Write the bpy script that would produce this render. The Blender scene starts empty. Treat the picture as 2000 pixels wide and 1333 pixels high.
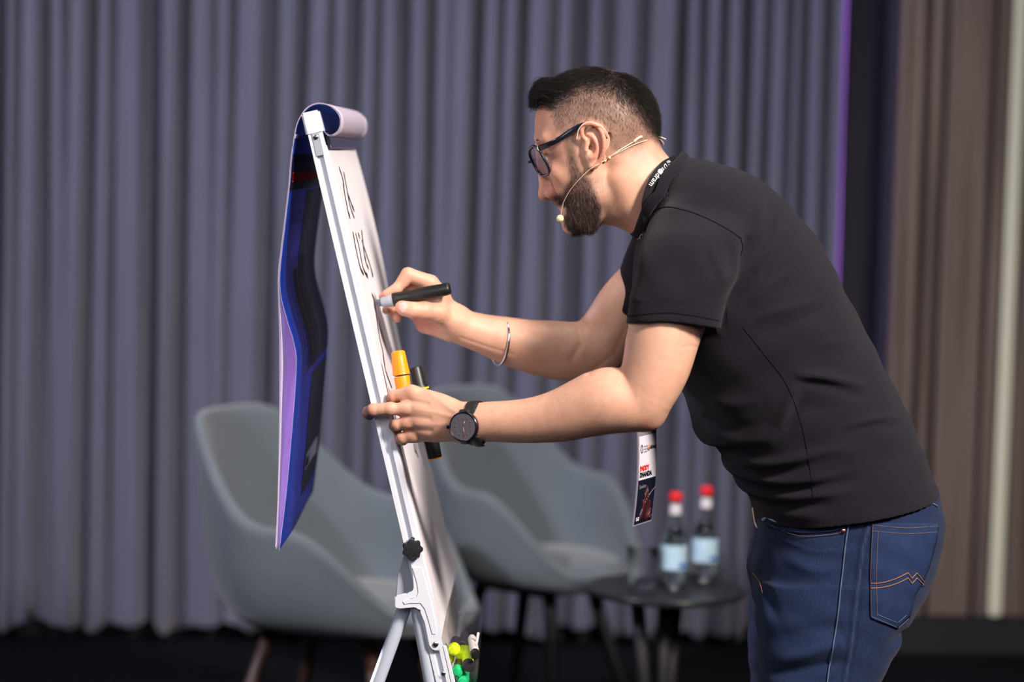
import bpy, bmesh, math, random
import numpy as np
from mathutils import Vector, Matrix
from mathutils.bvhtree import BVHTree

random.seed(7); rng = np.random.default_rng(7)
scn = bpy.context.scene
COL = scn.collection

# ------------------------------------------------------------------ camera
CAM = np.array([0.0, -4.0, 1.5]); FPX = 4722.0; PITCH = math.radians(4.5); SR = 0.028; CR = math.sqrt(1 - SR*SR)
F_ = np.array([0, math.cos(PITCH), -math.sin(PITCH)])
U0 = np.array([0, math.sin(PITCH), math.cos(PITCH)]); R0 = np.array([1.0, 0, 0])
R_ = CR*R0 + SR*U0; U_ = CR*U0 - SR*R0
def ray(px, py):
    return F_ + (px - 1000)/FPX*R_ - (py - 666.5)/FPX*U_
def W(px, py, Y=0.0):
    d = ray(px, py); return CAM + d*((Y - CAM[1])/d[1])
def WZ(px, py, Z):
    d = ray(px, py); return CAM + d*((Z - CAM[2])/d[2])
def S(rpx, Y=0.0): return rpx*(Y + 4.0)/FPX
cam = bpy.data.cameras.new('camera'); co = bpy.data.objects.new('camera', cam); COL.objects.link(co)
M = Matrix.Identity(4)
for i in range(3): M[i][0] = R_[i]; M[i][1] = U_[i]; M[i][2] = -F_[i]; M[i][3] = CAM[i]
co.matrix_world = M
cam.sensor_width = 36; cam.lens = 36*FPX/2000; cam.clip_end = 60
cam.dof.use_dof = True; cam.dof.focus_distance = 3.93; cam.dof.aperture_fstop = 2.0
scn.camera = co
scn.view_settings.view_transform = 'Standard'; scn.view_settings.look = 'None'
scn.view_settings.exposure = 0.0; scn.view_settings.gamma = 1.0; scn.view_settings.use_curve_mapping = False

# ------------------------------------------------------------------ light
wd = bpy.data.worlds.new('world'); scn.world = wd; wd.use_nodes = True
wd.node_tree.nodes['Background'].inputs[0].default_value = (0.30, 0.30, 0.46, 1)
wd.node_tree.nodes['Background'].inputs[1].default_value = 0.07
def area(name, loc, target, size, power, color, spread=180, sy=None):
    l = bpy.data.lights.new(name, 'AREA'); l.energy = power; l.color = color; l.size = size
    l.shape = 'RECTANGLE'; l.size_y = sy or size; l.spread = math.radians(spread)
    o = bpy.data.objects.new(name, l); COL.objects.link(o); o.location = loc
    o.rotation_euler = (Vector(target) - Vector(loc)).to_track_quat('-Z', 'Y').to_euler(); return o
area('key_spotlight', (2.9, -3.4, 4.2), (0.2, 0.0, 1.1), 0.9, 66, (1.0, 0.89, 0.80), 60)
area('left_spotlight', (-3.6, -1.2, 3.8), (0.3, 3.4, 1.3), 0.4, 50, (0.90, 0.90, 1.0), 70)
area('back_spotlight', (-2.4, 2.0, 3.0), (-0.50, 0.2, 1.1), 0.4, 20, (0.86, 0.76, 1.0), 13)
area('front_wash', (-0.4, -5.2, 3.6), (0.2, 1.5, 1.1), 2.2, 36, (1.0, 0.94, 0.94), 110)
area('top_wash', (0.8, 0.1, 4.4), (0.3, 0.2, 0.0), 1.4, 20, (1.0, 0.93, 0.88), 110)

# ------------------------------------------------------------------ materials
def mat(name, col=(.5, .5, .5), rough=.6, metal=0, **kw):
    m = bpy.data.materials.new(name); m.use_nodes = True; nt = m.node_tree; b = nt.nodes['Principled BSDF']
    b.inputs['Base Color'].default_value = (*col, 1); b.inputs['Roughness'].default_value = rough; b.inputs['Metallic'].default_value = metal
    for k, v in kw.items():
        if k in ('noise', 'bump', 'attr'): continue
        b.inputs[k.replace('_', ' ')].default_value = v
    src = None
    if 'attr' in kw:
        a = nt.nodes.new('ShaderNodeAttribute'); a.attribute_name = kw['attr']; src = a.outputs['Color']
    if 'noise' in kw:   # scale, strength
        sc, st = kw['noise']
        tc = nt.nodes.new('ShaderNodeTexCoord'); n = nt.nodes.new('ShaderNodeTexNoise'); n.inputs['Scale'].default_value = sc; n.inputs['Detail'].default_value = 5
        nt.links.new(tc.outputs['Object'], n.inputs['Vector'])
        mr = nt.nodes.new('ShaderNodeMapRange'); mr.inputs[3].default_value = 1 - st; mr.inputs[4].default_value = 1 + st
        mr.inputs[1].default_value = .3; mr.inputs[2].default_value = .7
        nt.links.new(n.outputs['Fac'], mr.inputs[0])
        mx = nt.nodes.new('ShaderNodeVectorMath'); mx.operation = 'MULTIPLY'
        if src: nt.links.new(src, mx.inputs[0])
        else: mx.inputs[0].default_value = col
        nt.links.new(mr.outputs[0], mx.inputs[1]); src = mx.outputs[0]
    if src: nt.links.new(src, b.inputs['Base Color'])
    if 'bump' in kw:    # scale, distance
        sc, ds = kw['bump'][:2]
        tc = nt.nodes.new('ShaderNodeTexCoord'); n = nt.nodes.new('ShaderNodeTexNoise'); n.inputs['Scale'].default_value = sc; n.inputs['Detail'].default_value = 3
        nt.links.new(tc.outputs['Object'], n.inputs['Vector'])
        bp = nt.nodes.new('ShaderNodeBump'); bp.inputs['Distance'].default_value = ds; bp.inputs['Strength'].default_value = 1
        nt.links.new(n.outputs['Fac'], bp.inputs['Height']); nt.links.new(bp.outputs[0], b.inputs['Normal'])
    return m
def translucent(m, col, fac):
    nt = m.node_tree; t = nt.nodes.new('ShaderNodeBsdfTranslucent'); t.inputs[0].default_value = (*col, 1); x = nt.nodes.new('ShaderNodeMixShader'); x.inputs[0].default_value = fac
    nt.links.new(nt.nodes['Principled BSDF'].outputs[0], x.inputs[1]); nt.links.new(t.outputs[0], x.inputs[2]); nt.links.new(x.outputs[0], nt.nodes['Material Output'].inputs[0]); return m
def clear_mat(name, tint, gloss=.12, rough=.05, fres=.3):
    m = bpy.data.materials.new(name); m.use_nodes = True; nt = m.node_tree; nt.nodes.remove(nt.nodes['Principled BSDF'])
    t = nt.nodes.new('ShaderNodeBsdfTransparent'); t.inputs[0].default_value = (*tint, 1); g = nt.nodes.new('ShaderNodeBsdfGlossy'); g.inputs['Roughness'].default_value = rough
    f = nt.nodes.new('ShaderNodeFresnel'); f.inputs[0].default_value = 1.35; x = nt.nodes.new('ShaderNodeMixShader'); a = nt.nodes.new('ShaderNodeMath'); a.operation = 'MULTIPLY_ADD'; a.inputs[1].default_value = fres; a.inputs[2].default_value = gloss*.3; a.use_clamp = True
    nt.links.new(f.outputs[0], a.inputs[0]); nt.links.new(a.outputs[0], x.inputs[0]); nt.links.new(t.outputs[0], x.inputs[1]); nt.links.new(g.outputs[0], x.inputs[2]); nt.links.new(x.outputs[0], nt.nodes['Material Output'].inputs[0])
    return m
def srgb(r, g, b):
    f = lambda c: ((c/255+.055)/1.055)**2.4 if c > 10 else c/255/12.92
    return (f(r), f(g), f(b))

# ------------------------------------------------------------------ object helpers
def tag(o, label=None, cat=None, group=None, kind=None):
    if label: o['label'] = label
    if cat: o['category'] = cat
    if group: o['group'] = group
    if kind: o['kind'] = kind
    return o
def empty(name, loc, label, cat, group=None):
    o = bpy.data.objects.new(name, None); COL.objects.link(o); o.location = tuple(loc); o.empty_display_size = .05
    return tag(o, label, cat, group)
def link(name, me, material, parent=None, smooth=True):
    o = bpy.data.objects.new(name, me); COL.objects.link(o)
    if material is not None:
        for mm in (material if isinstance(material, (list, tuple)) else [material]): me.materials.append(mm)
    if smooth and hasattr(me, 'polygons'):
        me.polygons.foreach_set('use_smooth', [True]*len(me.polygons))
    if parent is not None:
        o.parent = parent
        pw = parent.matrix_world if parent.parent is None and parent.type != 'EMPTY' else None
        o.matrix_parent_inverse = world_of(parent).inverted()
    return o
def world_of(o):
    m = o.matrix_basis.copy()
    if o.parent: m = world_of(o.parent) @ o.matrix_parent_inverse @ m
    return m
def from_bm(name, bm, material, parent=None, smooth=True, angle=None):
    bmesh.ops.recalc_face_normals(bm, faces=bm.faces)
    me = bpy.data.meshes.new(name); bm.to_mesh(me); bm.free()
    o = link(name, me, material, parent, smooth)
    if smooth and angle is not None:
        me.set_sharp_from_angle(angle=math.radians(angle))
    return o
def tube(bm, pts, rad, seg=10, cap=True, closed=False, flat=None):
    """sweep a circle (or a flat ellipse when flat=(normal_list, ratio)) along pts"""
    pts = [Vector(p) for p in pts]; n = len(pts)
    rad = [rad]*n if not hasattr(rad, '__len__') else rad
    rings = []; up = None
    for i, p in enumerate(pts):
        a = pts[(i-1) % n] if (closed or i) else p; b = pts[(i+1) % n] if (closed or i < n-1) else p
        t = (b-a).normalized()
        if up is None:
            up = t.orthogonal().normalized()
        up = (up - t*up.dot(t)).normalized()
        s = t.cross(up)
        if flat:
            nn = Vector(flat[0][i]); nn = (nn - t*nn.dot(t)).normalized(); ss = t.cross(nn)
            rings.append([bm.verts.new(p + ss*math.cos(q)*rad[i] + nn*math.sin(q)*rad[i]*flat[1]) for q in [2*math.pi*k/seg for k in range(seg)]])
        else:
            rings.append([bm.verts.new(p + (up*math.cos(q) + s*math.sin(q))*rad[i]) for q in [2*math.pi*k/seg for k in range(seg)]])
    m = n if closed else n-1
    for i in range(m):
        A, B = rings[i], rings[(i+1) % n]
        for k in range(seg): bm.faces.new((A[k], A[(k+1) % seg], B[(k+1) % seg], B[k]))
    if cap and not closed:
        bm.faces.new(rings[0][::-1]); bm.faces.new(rings[-1])
    return bm
def lathe(bm, prof, origin, axis, seg=24, cap=True):
    """prof [(dist along axis, radius)]"""
    axis = Vector(axis).normalized(); u = axis.orthogonal().normalized(); v = axis.cross(u); o = Vector(origin)
    rings = [[bm.verts.new(o + axis*d + (u*math.cos(2*math.pi*k/seg) + v*math.sin(2*math.pi*k/seg))*max(r, 1e-5)) for k in range(seg)] for d, r in prof]
    for A, B in zip(rings, rings[1:]):
        for k in range(seg): bm.faces.new((A[k], A[(k+1) % seg], B[(k+1) % seg], B[k]))
    if cap: bm.faces.new(rings[0][::-1]); bm.faces.new(rings[-1])
    return bm
def box(bm, lo, hi, mtx=None, bevel=0):
    r = bmesh.ops.create_cube(bm, size=1)
    c = (Vector(lo)+Vector(hi))/2; s = Vector(hi)-Vector(lo)
    for v in r['verts']: v.co = Vector((v.co.x*s.x, v.co.y*s.y, v.co.z*s.z)) + c
    if bevel: 
        es = list({e for v in r['verts'] for e in v.link_edges})
        rr = bmesh.ops.bevel(bm, geom=es, offset=bevel, segments=2, affect='EDGES', profile=.7)
    if mtx is not None:
        vs = [v for v in (r['verts'] if not bevel else {v for f in rr['faces'] for v in f.verts} | set(v for v in r['verts'] if v.is_valid))]
        for v in set(vs): v.co = mtx @ v.co
    return bm
def prism(bm, poly, ext):
    """poly: list of 3D points, ext: vector; closed prism"""
    a = [bm.verts.new(Vector(p)) for p in poly]; b = [bm.verts.new(Vector(p)+Vector(ext)) for p in poly]
    n = len(a)
    for k in range(n): bm.faces.new((a[k], a[(k+1) % n], b[(k+1) % n], b[k]))
    bm.faces.new(a[::-1]); bm.faces.new(b)
    return bm
def spline(pts, n):
    """Catmull-Rom through rows, n samples"""
    P = np.array(pts, float); m = len(P); t = np.linspace(0, m-1, n); i = np.clip(t.astype(int), 0, m-2); f = (t-i)[:, None]
    g = lambda k: P[np.clip(k, 0, m-1)]
    p0, p1, p2, p3 = g(i-1), g(i), g(i+1), g(i+2)
    return .5*((2*p1) + (-p0+p2)*f + (2*p0-5*p1+4*p2-p3)*f**2 + (-p0+3*p1-3*p2+p3)*f**3)

# ------------------------------------------------------------------ signed-distance modelling
import time as _t
_t0=_t.time()
def tick(n): print('TICK', n, round(_t.time()-_t0,1))
class Prim:
    def __init__(s, lo, hi, f): s.lo = np.array(lo, float); s.hi = np.array(hi, float); s.f = f
def rc(a, b, ra, rb, fl=None, fs=1.0):
    a = np.array(a, float); b = np.array(b, float); ab = b-a; L = max(ab@ab, 1e-12); R = max(ra, rb)*max(1, fs)
    if fl is not None: fl = np.array(fl, float); fl /= np.linalg.norm(fl)
    def f(P):
        t = np.clip(((P-a)@ab)/L, 0, 1); D = P-a-t[:, None]*ab
        if fl is not None:
            c = D@fl; D = D + (c*(1/fs-1))[:, None]*fl
            return (np.linalg.norm(D, axis=1) - (ra+(rb-ra)*t))*min(1, fs)
        return np.sqrt((D*D).sum(1)) - (ra+(rb-ra)*t)
    return Prim(np.minimum(a, b)-R, np.maximum(a, b)+R, f)
def ell(c, r, rot=None):
    c = np.array(c, float); r = np.array(r, float); R = max(r)
    def f(P):
        q = P-c
        if rot is not None: q = q@rot
        k0 = np.sqrt(((q/r)**2).sum(1)); k1 = np.sqrt(((q/r**2)**2).sum(1))+1e-9
        return k0*(k0-1)/k1
    return Prim(c-R, c+R, f)
def rotxz(deg, yaw=0):   # columns = local axes in world; local x = image direction deg (clockwise in picture, 0 = +X)
    a = math.radians(deg); m = np.array([[math.cos(a), 0, math.sin(a)], [0, 1, 0], [-math.sin(a), 0, math.cos(a)]])
    if yaw:
        b = math.radians(yaw); m = m @ np.array([[math.cos(b), -math.sin(b), 0], [math.sin(b), math.cos(b), 0], [0, 0, 1]])
    return m
def sweep(secs, n=2.3, ns=300, step=.004, cap='flat', infl=0.0):
    """secs: (front px, front py, back px, back py, y centre, half width)"""
    A = []
    for fx, fy, bx, by, yc, hw in secs:
        p = W(fx, fy, yc); q = W(bx, by, yc); A.append([p[0], p[2], q[0], q[2], yc, hw])
    A = spline(A, ns)
    Fp, Bp, yc, hw = A[:, 0:2], A[:, 2:4], A[:, 4], A[:, 5]+infl
    Mp = (Fp+Bp)/2; u = Bp-Fp; h = np.linalg.norm(u, axis=1)/2; u = u/(2*h[:, None]); h = h+infl
    nn = np.stack([u[:, 1], -u[:, 0]], 1); tang = np.gradient(Mp, axis=0)
    sg = np.sign((nn*tang).sum(1)); nn = nn*sg[:, None]
    mg = .05
    lo = np.minimum(Fp.min(0), Bp.min(0))-mg; hi = np.maximum(Fp.max(0), Bp.max(0))+mg
    gx = np.arange(lo[0], hi[0]+step, step); gz = np.arange(lo[1], hi[1]+step, step)
    G = np.stack(np.meshgrid(gx, gz, indexing='ij'), -1).reshape(-1, 2)
    out = np.zeros((len(G), 6))
    for s0 in range(0, len(G), 20000):
        g = G[s0:s0+20000]; D = g[:, None, :]-Mp[None]; C = (D*nn[None]).sum(2)
        i = np.argmin(np.abs(C)+.15*np.linalg.norm(D, axis=2), 1); r = np.arange(len(g))
        c = C[r, i]; j = np.where(c > 0, np.minimum(i+1, ns-1), np.maximum(i-1, 0)); c2 = C[r, j]
        fr = np.clip(np.where(j == i, 0, c/(c-c2+1e-12)), 0, 1)
        L = lambda a: a[i]+(a[j]-a[i])*(fr if a.ndim == 1 else fr[:, None])
        m = L(Mp); uu = L(u); uu /= np.linalg.norm(uu, axis=1)[:, None]
        e = np.where((j == i), np.abs(c), 0)
        out[s0:s0+20000] = np.stack([((g-m)*uu).sum(1), L(h), L(yc), L(hw), e, (i+(j-i)*fr)/(ns-1)], 1)
    T = out.reshape(len(gx), len(gz), 6)
    def look(P):
        x = np.clip((P[:, 0]-gx[0])/step, 0, len(gx)-1.001); z = np.clip((P[:, 2]-gz[0])/step, 0, len(gz)-1.001)
        i = x.astype(int); j = z.astype(int); a = (x-i)[:, None]; b = (z-j)[:, None]
        return (T[i, j]*(1-a)+T[i+1, j]*a)*(1-b)+(T[i, j+1]*(1-a)+T[i+1, j+1]*a)*b
    def f(P):
        v = look(P); s, h, yc, hw, e = v[:, 0], v[:, 1], v[:, 2], v[:, 3], v[:, 4]
        a = np.abs(s)/h+1e-6; b = np.abs(P[:, 1]-yc)/hw+1e-6
        r = (a**n+b**n)**(1/n)+1e-6
        g = np.sqrt((a**(n-1)/h)**2+(b**(n-1)/hw)**2)/r**(n-1)
        d = (r-1)/g
        d = np.minimum(d, .05) if False else d
        return np.where(e > 0, np.sqrt(np.maximum(d, 0)**2+e**2)*(d > 0)+np.maximum(d, e)*(d <= 0), d)
    hwm = (hw+np.abs(yc)).max()
    pr = Prim([lo[0]+mg, (yc-hw).min(), lo[1]+mg], [hi[0]-mg, (yc+hw).max(), hi[1]-mg], f); pr.look = look
    return pr
def chain(f, pts, k, kin=None, op='u', **kw):
    """pts: (px,py,Y,radius px)"""
    for i in range(len(pts)-1):
        a, b = pts[i], pts[i+1]
        f.append((op, k if i == 0 or kin is None else kin, rc(W(*a[:3]), W(*b[:3]), S(a[3], a[2]), S(b[3], b[2]), **kw)))
def evaluate(ops, P, lo, hi, pad):
    d = np.full(len(P), 1.0)
    for o in ops:
        if o[0] == 'f':
            if o[1] is not None and (np.any(o[1][0] > hi+pad) or np.any(o[1][1] < lo-pad)): continue
            m = np.abs(d) < .03
            if len(P) == 1 or m.sum() == 0: continue
            if m.all(): d = o[2](P, d)
            else: d = d.copy(); d[m] = o[2](P[m], d[m])
            continue
        op, k, pr = o
        if np.any(pr.lo > hi+pad+k) or np.any(pr.hi < lo-pad-k): continue
        e = pr.f(P)
        if op == 'u':
            h = np.maximum(k-np.abs(d-e), 0)/k; d = np.minimum(d, e)-h*h*k*.25
        elif op == 's':
            h = np.maximum(k-np.abs(-d-e), 0)/k; d = np.maximum(d, -e)+h*h*k*.25
        elif op == 'i':
            d = np.maximum(d, e)
    return d
def mesh_sdf(ops, vox, B=14, cull=1.35):
    us = [o[2] for o in ops if o[0] == 'u']
    lo = np.min([p.lo for p in us], 0)-.02; hi = np.max([p.hi for p in us], 0)+.02
    bs = vox*B; nb = np.ceil((hi-lo)/bs).astype(int)
    g = np.arange(B+1)
    LG = np.stack(np.meshgrid(g, g, g, indexing='ij'), -1).reshape(-1, 3)
    rad = bs*.87
    ids, vs, quads = [], [], []
    NY = int(nb[1]*B+2); NZ = int(nb[2]*B+2)
    key = lambda c: (c[..., 0].astype(np.int64)*NY+c[..., 1])*NZ+c[..., 2]
    cube = np.array([[i, j, k] for i in (0, 1) for j in (0, 1) for k in (0, 1)])
    E = [(a, b) for a in range(8) for b in range(a+1, 8) if abs(cube[a]-cube[b]).sum() == 1]
    bidx = np.stack(np.meshgrid(*[np.arange(n) for n in nb], indexing='ij'), -1).reshape(-1, 3)
    # coarse culling by prim boxes
    keep = np.zeros(len(bidx), bool); bl = lo+bidx*bs; bh = bl+bs
    for p in us: keep |= np.all(p.lo-.01 < bh, 1) & np.all(p.hi+.01 > bl, 1)
    for bi in bidx[keep]:
        b0 = lo+bi*bs; b1 = b0+bs; c = (b0+b1)/2
        dc = evaluate(ops, c[None], b0, b1, .01)[0]
        if abs(dc) > rad*cull+.004: continue
        P = b0+LG*vox
        d = evaluate(ops, P, b0, b1, .006).reshape(B+1, B+1, B+1)
        s = d < 0
        if s.all() or not s.any(): continue
        cs = np.stack([s[a:a+B, b:b+B, c_:c_+B] for a in (0, 1) for b in (0, 1) for c_ in (0, 1)], -1)
        act = cs.any(-1) & ~cs.all(-1); ci = np.argwhere(act)
        if not len(ci): continue
        dv = np.stack([d[ci[:, 0]+q[0], ci[:, 1]+q[1], ci[:, 2]+q[2]] for q in cube], 1)
        acc = np.zeros((len(ci), 3)); cnt = np.zeros(len(ci))
        for a, b in E:
            da, db = dv[:, a], dv[:, b]; m = (da < 0) != (db < 0)
            t = np.where(m, da/(da-db+1e-15), 0); acc += np.where(m[:, None], cube[a]+(cube[b]-cube[a])*t[:, None], 0); cnt += m
        vs.append(b0+(ci+acc/cnt[:, None])*vox); gi = ci+bi*B; ids.append(key(gi))
        for ax in range(3):
            sl = [slice(0, B)]*3; sh = list(sl); sh[ax] = slice(1, B+1)
            m = s[tuple(sl)] != s[tuple(sh)]
            e = np.argwhere(m)
            if not len(e): continue
            fl = s[e[:, 0], e[:, 1], e[:, 2]]; e = e+bi*B
            a1, a2 = (ax+1) % 3, (ax+2) % 3; o1 = np.zeros(3, int); o1[a1] = 1; o2 = np.zeros(3, int); o2[a2] = 1
            q = np.stack([key(e), key(e-o1), key(e-o1-o2), key(e-o2)], 1)
            q[~fl] = q[~fl][:, ::-1]; quads.append(q)
    ids = np.concatenate(ids); vs = np.concatenate(vs); quads = np.concatenate(quads)
    o = np.argsort(ids); ids = ids[o]; vs = vs[o]
    q = np.searchsorted(ids, quads); q = np.clip(q, 0, len(ids)-1); ok = (ids[q] == quads).all(1)
    return vs, q[ok]
def drop_islands(V, Q):
    """keep the largest connected piece"""
    lab = np.arange(len(V))
    for _ in range(400):
        m = lab[Q].min(1); new = lab.copy(); np.minimum.at(new, Q.ravel(), np.repeat(m, 4)); new = new[new]
        if (new == lab).all(): break
        lab = new
    u, c = np.unique(lab, return_counts=True); big = u[np.argmax(c)]
    kv = lab == big; mp = np.cumsum(kv)-1
    return V[kv], mp[Q[kv[Q].all(1)]]
def np_mesh(name, V, Q):
    me = bpy.data.meshes.new(name); me.vertices.add(len(V)); me.vertices.foreach_set('co', V.astype(np.float32).ravel())
    k = Q.shape[1]; me.loops.add(Q.size); me.loops.foreach_set('vertex_index', Q.astype(np.int32).ravel())
    me.polygons.add(len(Q)); me.polygons.foreach_set('loop_start', np.arange(0, Q.size, k, dtype=np.int32))
    me.update(calc_edges=True); me.validate()
    return me
def vnormals(V, Q):
    n = np.cross(V[Q[:, 2]]-V[Q[:, 0]], V[Q[:, 3]]-V[Q[:, 1]]); N = np.zeros_like(V)
    for i in range(4): np.add.at(N, Q[:, i], n)
    return N/(np.linalg.norm(N, axis=1)[:, None]+1e-12)
def relax(V, Q, it=1, lam=.5):
    for _ in range(it):
        A = np.zeros_like(V); c = np.zeros(len(V))
        for i in range(4):
            for j in (1, 3):
                np.add.at(A, Q[:, i], V[Q[:, (i+j) % 4]]); np.add.at(c, Q[:, i], 1)
        V = V+(A/np.maximum(c, 1)[:, None]-V)*lam
    return V
def set_color(me, cols):
    a = me.color_attributes.new('tint', 'FLOAT_COLOR', 'POINT')
    a.data.foreach_set('color', np.concatenate([cols, np.ones((len(cols), 1))], 1).astype(np.float32).ravel())
def to_px(V):
    """picture position of world points seen sideways at the plane Y=0 (used as a side-view map of the figure)"""
    P = V.copy(); P[:, 1] = 0; D = P-CAM; z = D@F_
    return 1000+FPX*(D@R_)/z, 666.5-FPX*(D@U_)/z
def pxy(V):
    D = V-CAM; z = D@F_; return 1000+FPX*(D@R_)/z, 666.5-FPX*(D@U_)/z
def inpoly(x, y, poly):
    c = np.zeros(len(x), bool); n = len(poly)
    for i in range(n):
        x1, y1 = poly[i]; x2, y2 = poly[(i+1) % n]
        m = ((y1 > y) != (y2 > y)) & (x < (x2-x1)*(y-y1)/((y2-y1) or 1e-9)+x1); c ^= m
    return c
def segdist(x, y, poly, closed=False):
    d = np.full(len(x), 1e9); n = len(poly)
    for i in range(n if closed else n-1):
        a = np.array(poly[i], float); b = np.array(poly[(i+1) % n], float); ab = b-a
        t = np.clip(((x-a[0])*ab[0]+(y-a[1])*ab[1])/(ab@ab), 0, 1)
        d = np.minimum(d, np.hypot(x-a[0]-t*ab[0], y-a[1]-t*ab[1]))
    return d
def foldval(x, y, pl, w, a, taper=True):
    P_ = spline(pl, 9 if len(pl) > 2 else 2); out = np.zeros(len(x)); r = 2.6*w; n_ = len(P_)-1
    m0 = (x > P_[:, 0].min()-r) & (x < P_[:, 0].max()+r) & (y > P_[:, 1].min()-r) & (y < P_[:, 1].max()+r)
    if not m0.any(): return out
    X, Y = x[m0], y[m0]; d = np.full(len(X), 1e9); tt = np.zeros(len(X))
    for i in range(n_):
        p = P_[i]; ab = P_[i+1]-p; t = np.clip(((X-p[0])*ab[0]+(Y-p[1])*ab[1])/(ab@ab), 0, 1); q = np.hypot(X-p[0]-t*ab[0], Y-p[1]-t*ab[1])
        m = q < d; d = np.where(m, q, d); tt = np.where(m, (i+t)/n_, tt)
    out[m0] = a*np.exp(-(d/w)**2)*(np.sin(math.pi*np.clip(tt, .02, .98))**.8 if taper else 1)
    return out
def softpoly(x, y, poly, soft):
    """1 inside, fading over `soft` px across the outline"""
    d = segdist(x, y, poly, True); s = np.where(inpoly(x, y, poly), d, -d)
    return np.clip(.5+s/(2*soft), 0, 1)
# ================================================================== setting
m_floor = mat('dark navy carpet', srgb(8, 9, 16), .95, Specular_IOR_Level=.1, noise=(6, .15), bump=(300, .002))
m_curtain = mat('grey blue curtain', srgb(87, 87, 107), .95, Specular_IOR_Level=.2, noise=(2.5, .06), bump=(350, .001), Sheen_Weight=.3)
m_dark = mat('charcoal wall paint', srgb(42, 44, 50), .8, noise=(3, .08))
m_skirt = mat('dark skirting', srgb(36, 36, 40), .7, Specular_IOR_Level=.2)
m_wood = mat('brown wood veneer', srgb(128, 104, 96), .32, noise=(1.2, .05))
nt = m_wood.node_tree; b = nt.nodes['Principled BSDF']; tc = nt.nodes.new('ShaderNodeTexCoord'); mp = nt.nodes.new('ShaderNodeMapping'); mp.inputs['Scale'].default_value = (40, 40, .7)
nz = nt.nodes.new('ShaderNodeTexNoise'); nz.inputs['Scale'].default_value = 1.5; nz.inputs['Detail'].default_value = 6
cr = nt.nodes.new('ShaderNodeValToRGB'); cr.color_ramp.elements[0].color = (*srgb(90, 77, 72), 1); cr.color_ramp.elements[1].color = (*srgb(126, 109, 102), 1); cr.color_ramp.elements[0].position = .35; cr.color_ramp.elements[1].position = .65
nt.links.new(tc.outputs['Object'], mp.inputs[0]); nt.links.new(mp.outputs[0], nz.inputs['Vector']); nt.links.new(nz.outputs['Fac'], cr.inputs[0]); nt.links.new(cr.outputs[0], b.inputs['Base Color'])
def structure(o): o['kind'] = 'structure'; return o
bm = bmesh.new(); box(bm, (-6, -6, -.05), (6, 7, 0)); structure(from_bm('floor', bm, m_floor, smooth=False))
# line of the back wall on the floor
PL = WZ(30, 1247, 0.0); PR = WZ(1440, 1262, 0.0); WD = (PR-PL); WD[2] = 0; WD /= np.linalg.norm(WD); WN = np.array([WD[1], -WD[0], 0])   # normal towards the room
def wallpt(px, py, off=0.0):
    """where the sight line meets the plane parallel to the back wall, `off` metres in front of it"""
    d = ray(px, py); o = PL+WN*off; return CAM+d*(((o-CAM)@WN)/(d@WN))
def wx(px, off=0.0, py=1200): return float((wallpt(px, py, off)-PL)@WD)
def wpt(s, off, z): p = PL+WD*s+WN*off; return (p[0], p[1], z)
bm = bmesh.new(); prism(bm, [wpt(-3, -.30, 0), wpt(6, -.30, 0), wpt(6, -.45, 0), wpt(-3, -.45, 0)], (0, 0, 4.2)); structure(from_bm('wall_back', bm, m_dark, smooth=False))
# curtain: rounded folds, lit flanks on the left
RID = [(-16, 30), (26, 18), (64, 44), (118, 24), (158, 34), (207, 26), (266, 50), (339, 26), (402, 50), (438, 26), (500, 50), (567, 26), (628, 38), (664, 36), (722, 22), (762, 36), (821, 26), (868, 34), (905, 38), (958, 26), (993, 30), (1054, 50), (1100, 26), (1162, 28), (1228, 34), (1298, 38), (1348, 24), (1387, 34), (1430, 20), (1474, 26), (1515, 28), (1548, 26), (1592, 30), (1634, 20)]
sx = [wx(c, 0, 250) for c, w in RID]; sw = [(wx(c+w/2, 0, 250)-wx(c-w/2, 0, 250)) for c, w in RID]
rr = random.Random(4)
s_ = sx[0]; 
while s_ > -2.2:
    w_ = rr.uniform(.04, .09); s_ -= rr.uniform(.09, .15); sx.append(s_); sw.append(w_)
order = np.argsort(sx); sx = np.array(sx)[order]; sw = np.array(sw)[order]
dep = np.array([rr.uniform(.06, .11) for _ in sx])
smin, smax = sx[0]-.05, sx[-1]+sw[-1]*.7
SS = np.arange(smin, smax, .006); ZZ = [.045, .06, .12, .3, .6, .9, 1.2, 1.5, 1.8, 2.1, 2.6, 3.2, 3.9]
drift = [rr.uniform(-.012, .012) for _ in sx]; wvar = [rr.uniform(-.12, .12) for _ in sx]
verts = []; faces = []
for j, z in enumerate(ZZ):
    t = (1.7-z)
    for s in SS:
        off = 0
        for c, w, dp, dr, wv in zip(sx, sw, dep, drift, wvar):
            cc_ = c+dr*t; ww = w*(1+wv*t)*.56; q = (s-cc_)/ww
            if abs(q) < 1.6:
                q2 = q+.25*q*q if q < 0 else q*1.15
                off = max(off, dp*max(0, 1-abs(q2)**2.4)**.6) if abs(q2) < 1 else off
        verts.append(wpt(s, off-.02+.004*math.sin(s*90+z*2), z if z > .05 else z+.012*math.sin(s*23)+.008*math.sin(s*51)))
n = len(SS)
faces = [(j*n+i, j*n+i+1, (j+1)*n+i+1, (j+1)*n+i) for j in range(len(ZZ)-1) for i in range(n-1)]
me = bpy.data.meshes.new('curtain'); me.from_pydata(verts, [], faces); me.update()
cu = link('curtain', me, m_curtain); md = cu.modifiers.new('thick', 'SOLIDIFY'); md.thickness = .004; md.offset = -1
tag(cu, 'floor-length grey-blue stage curtain hanging in soft folds behind the chairs', 'curtain')
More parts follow.
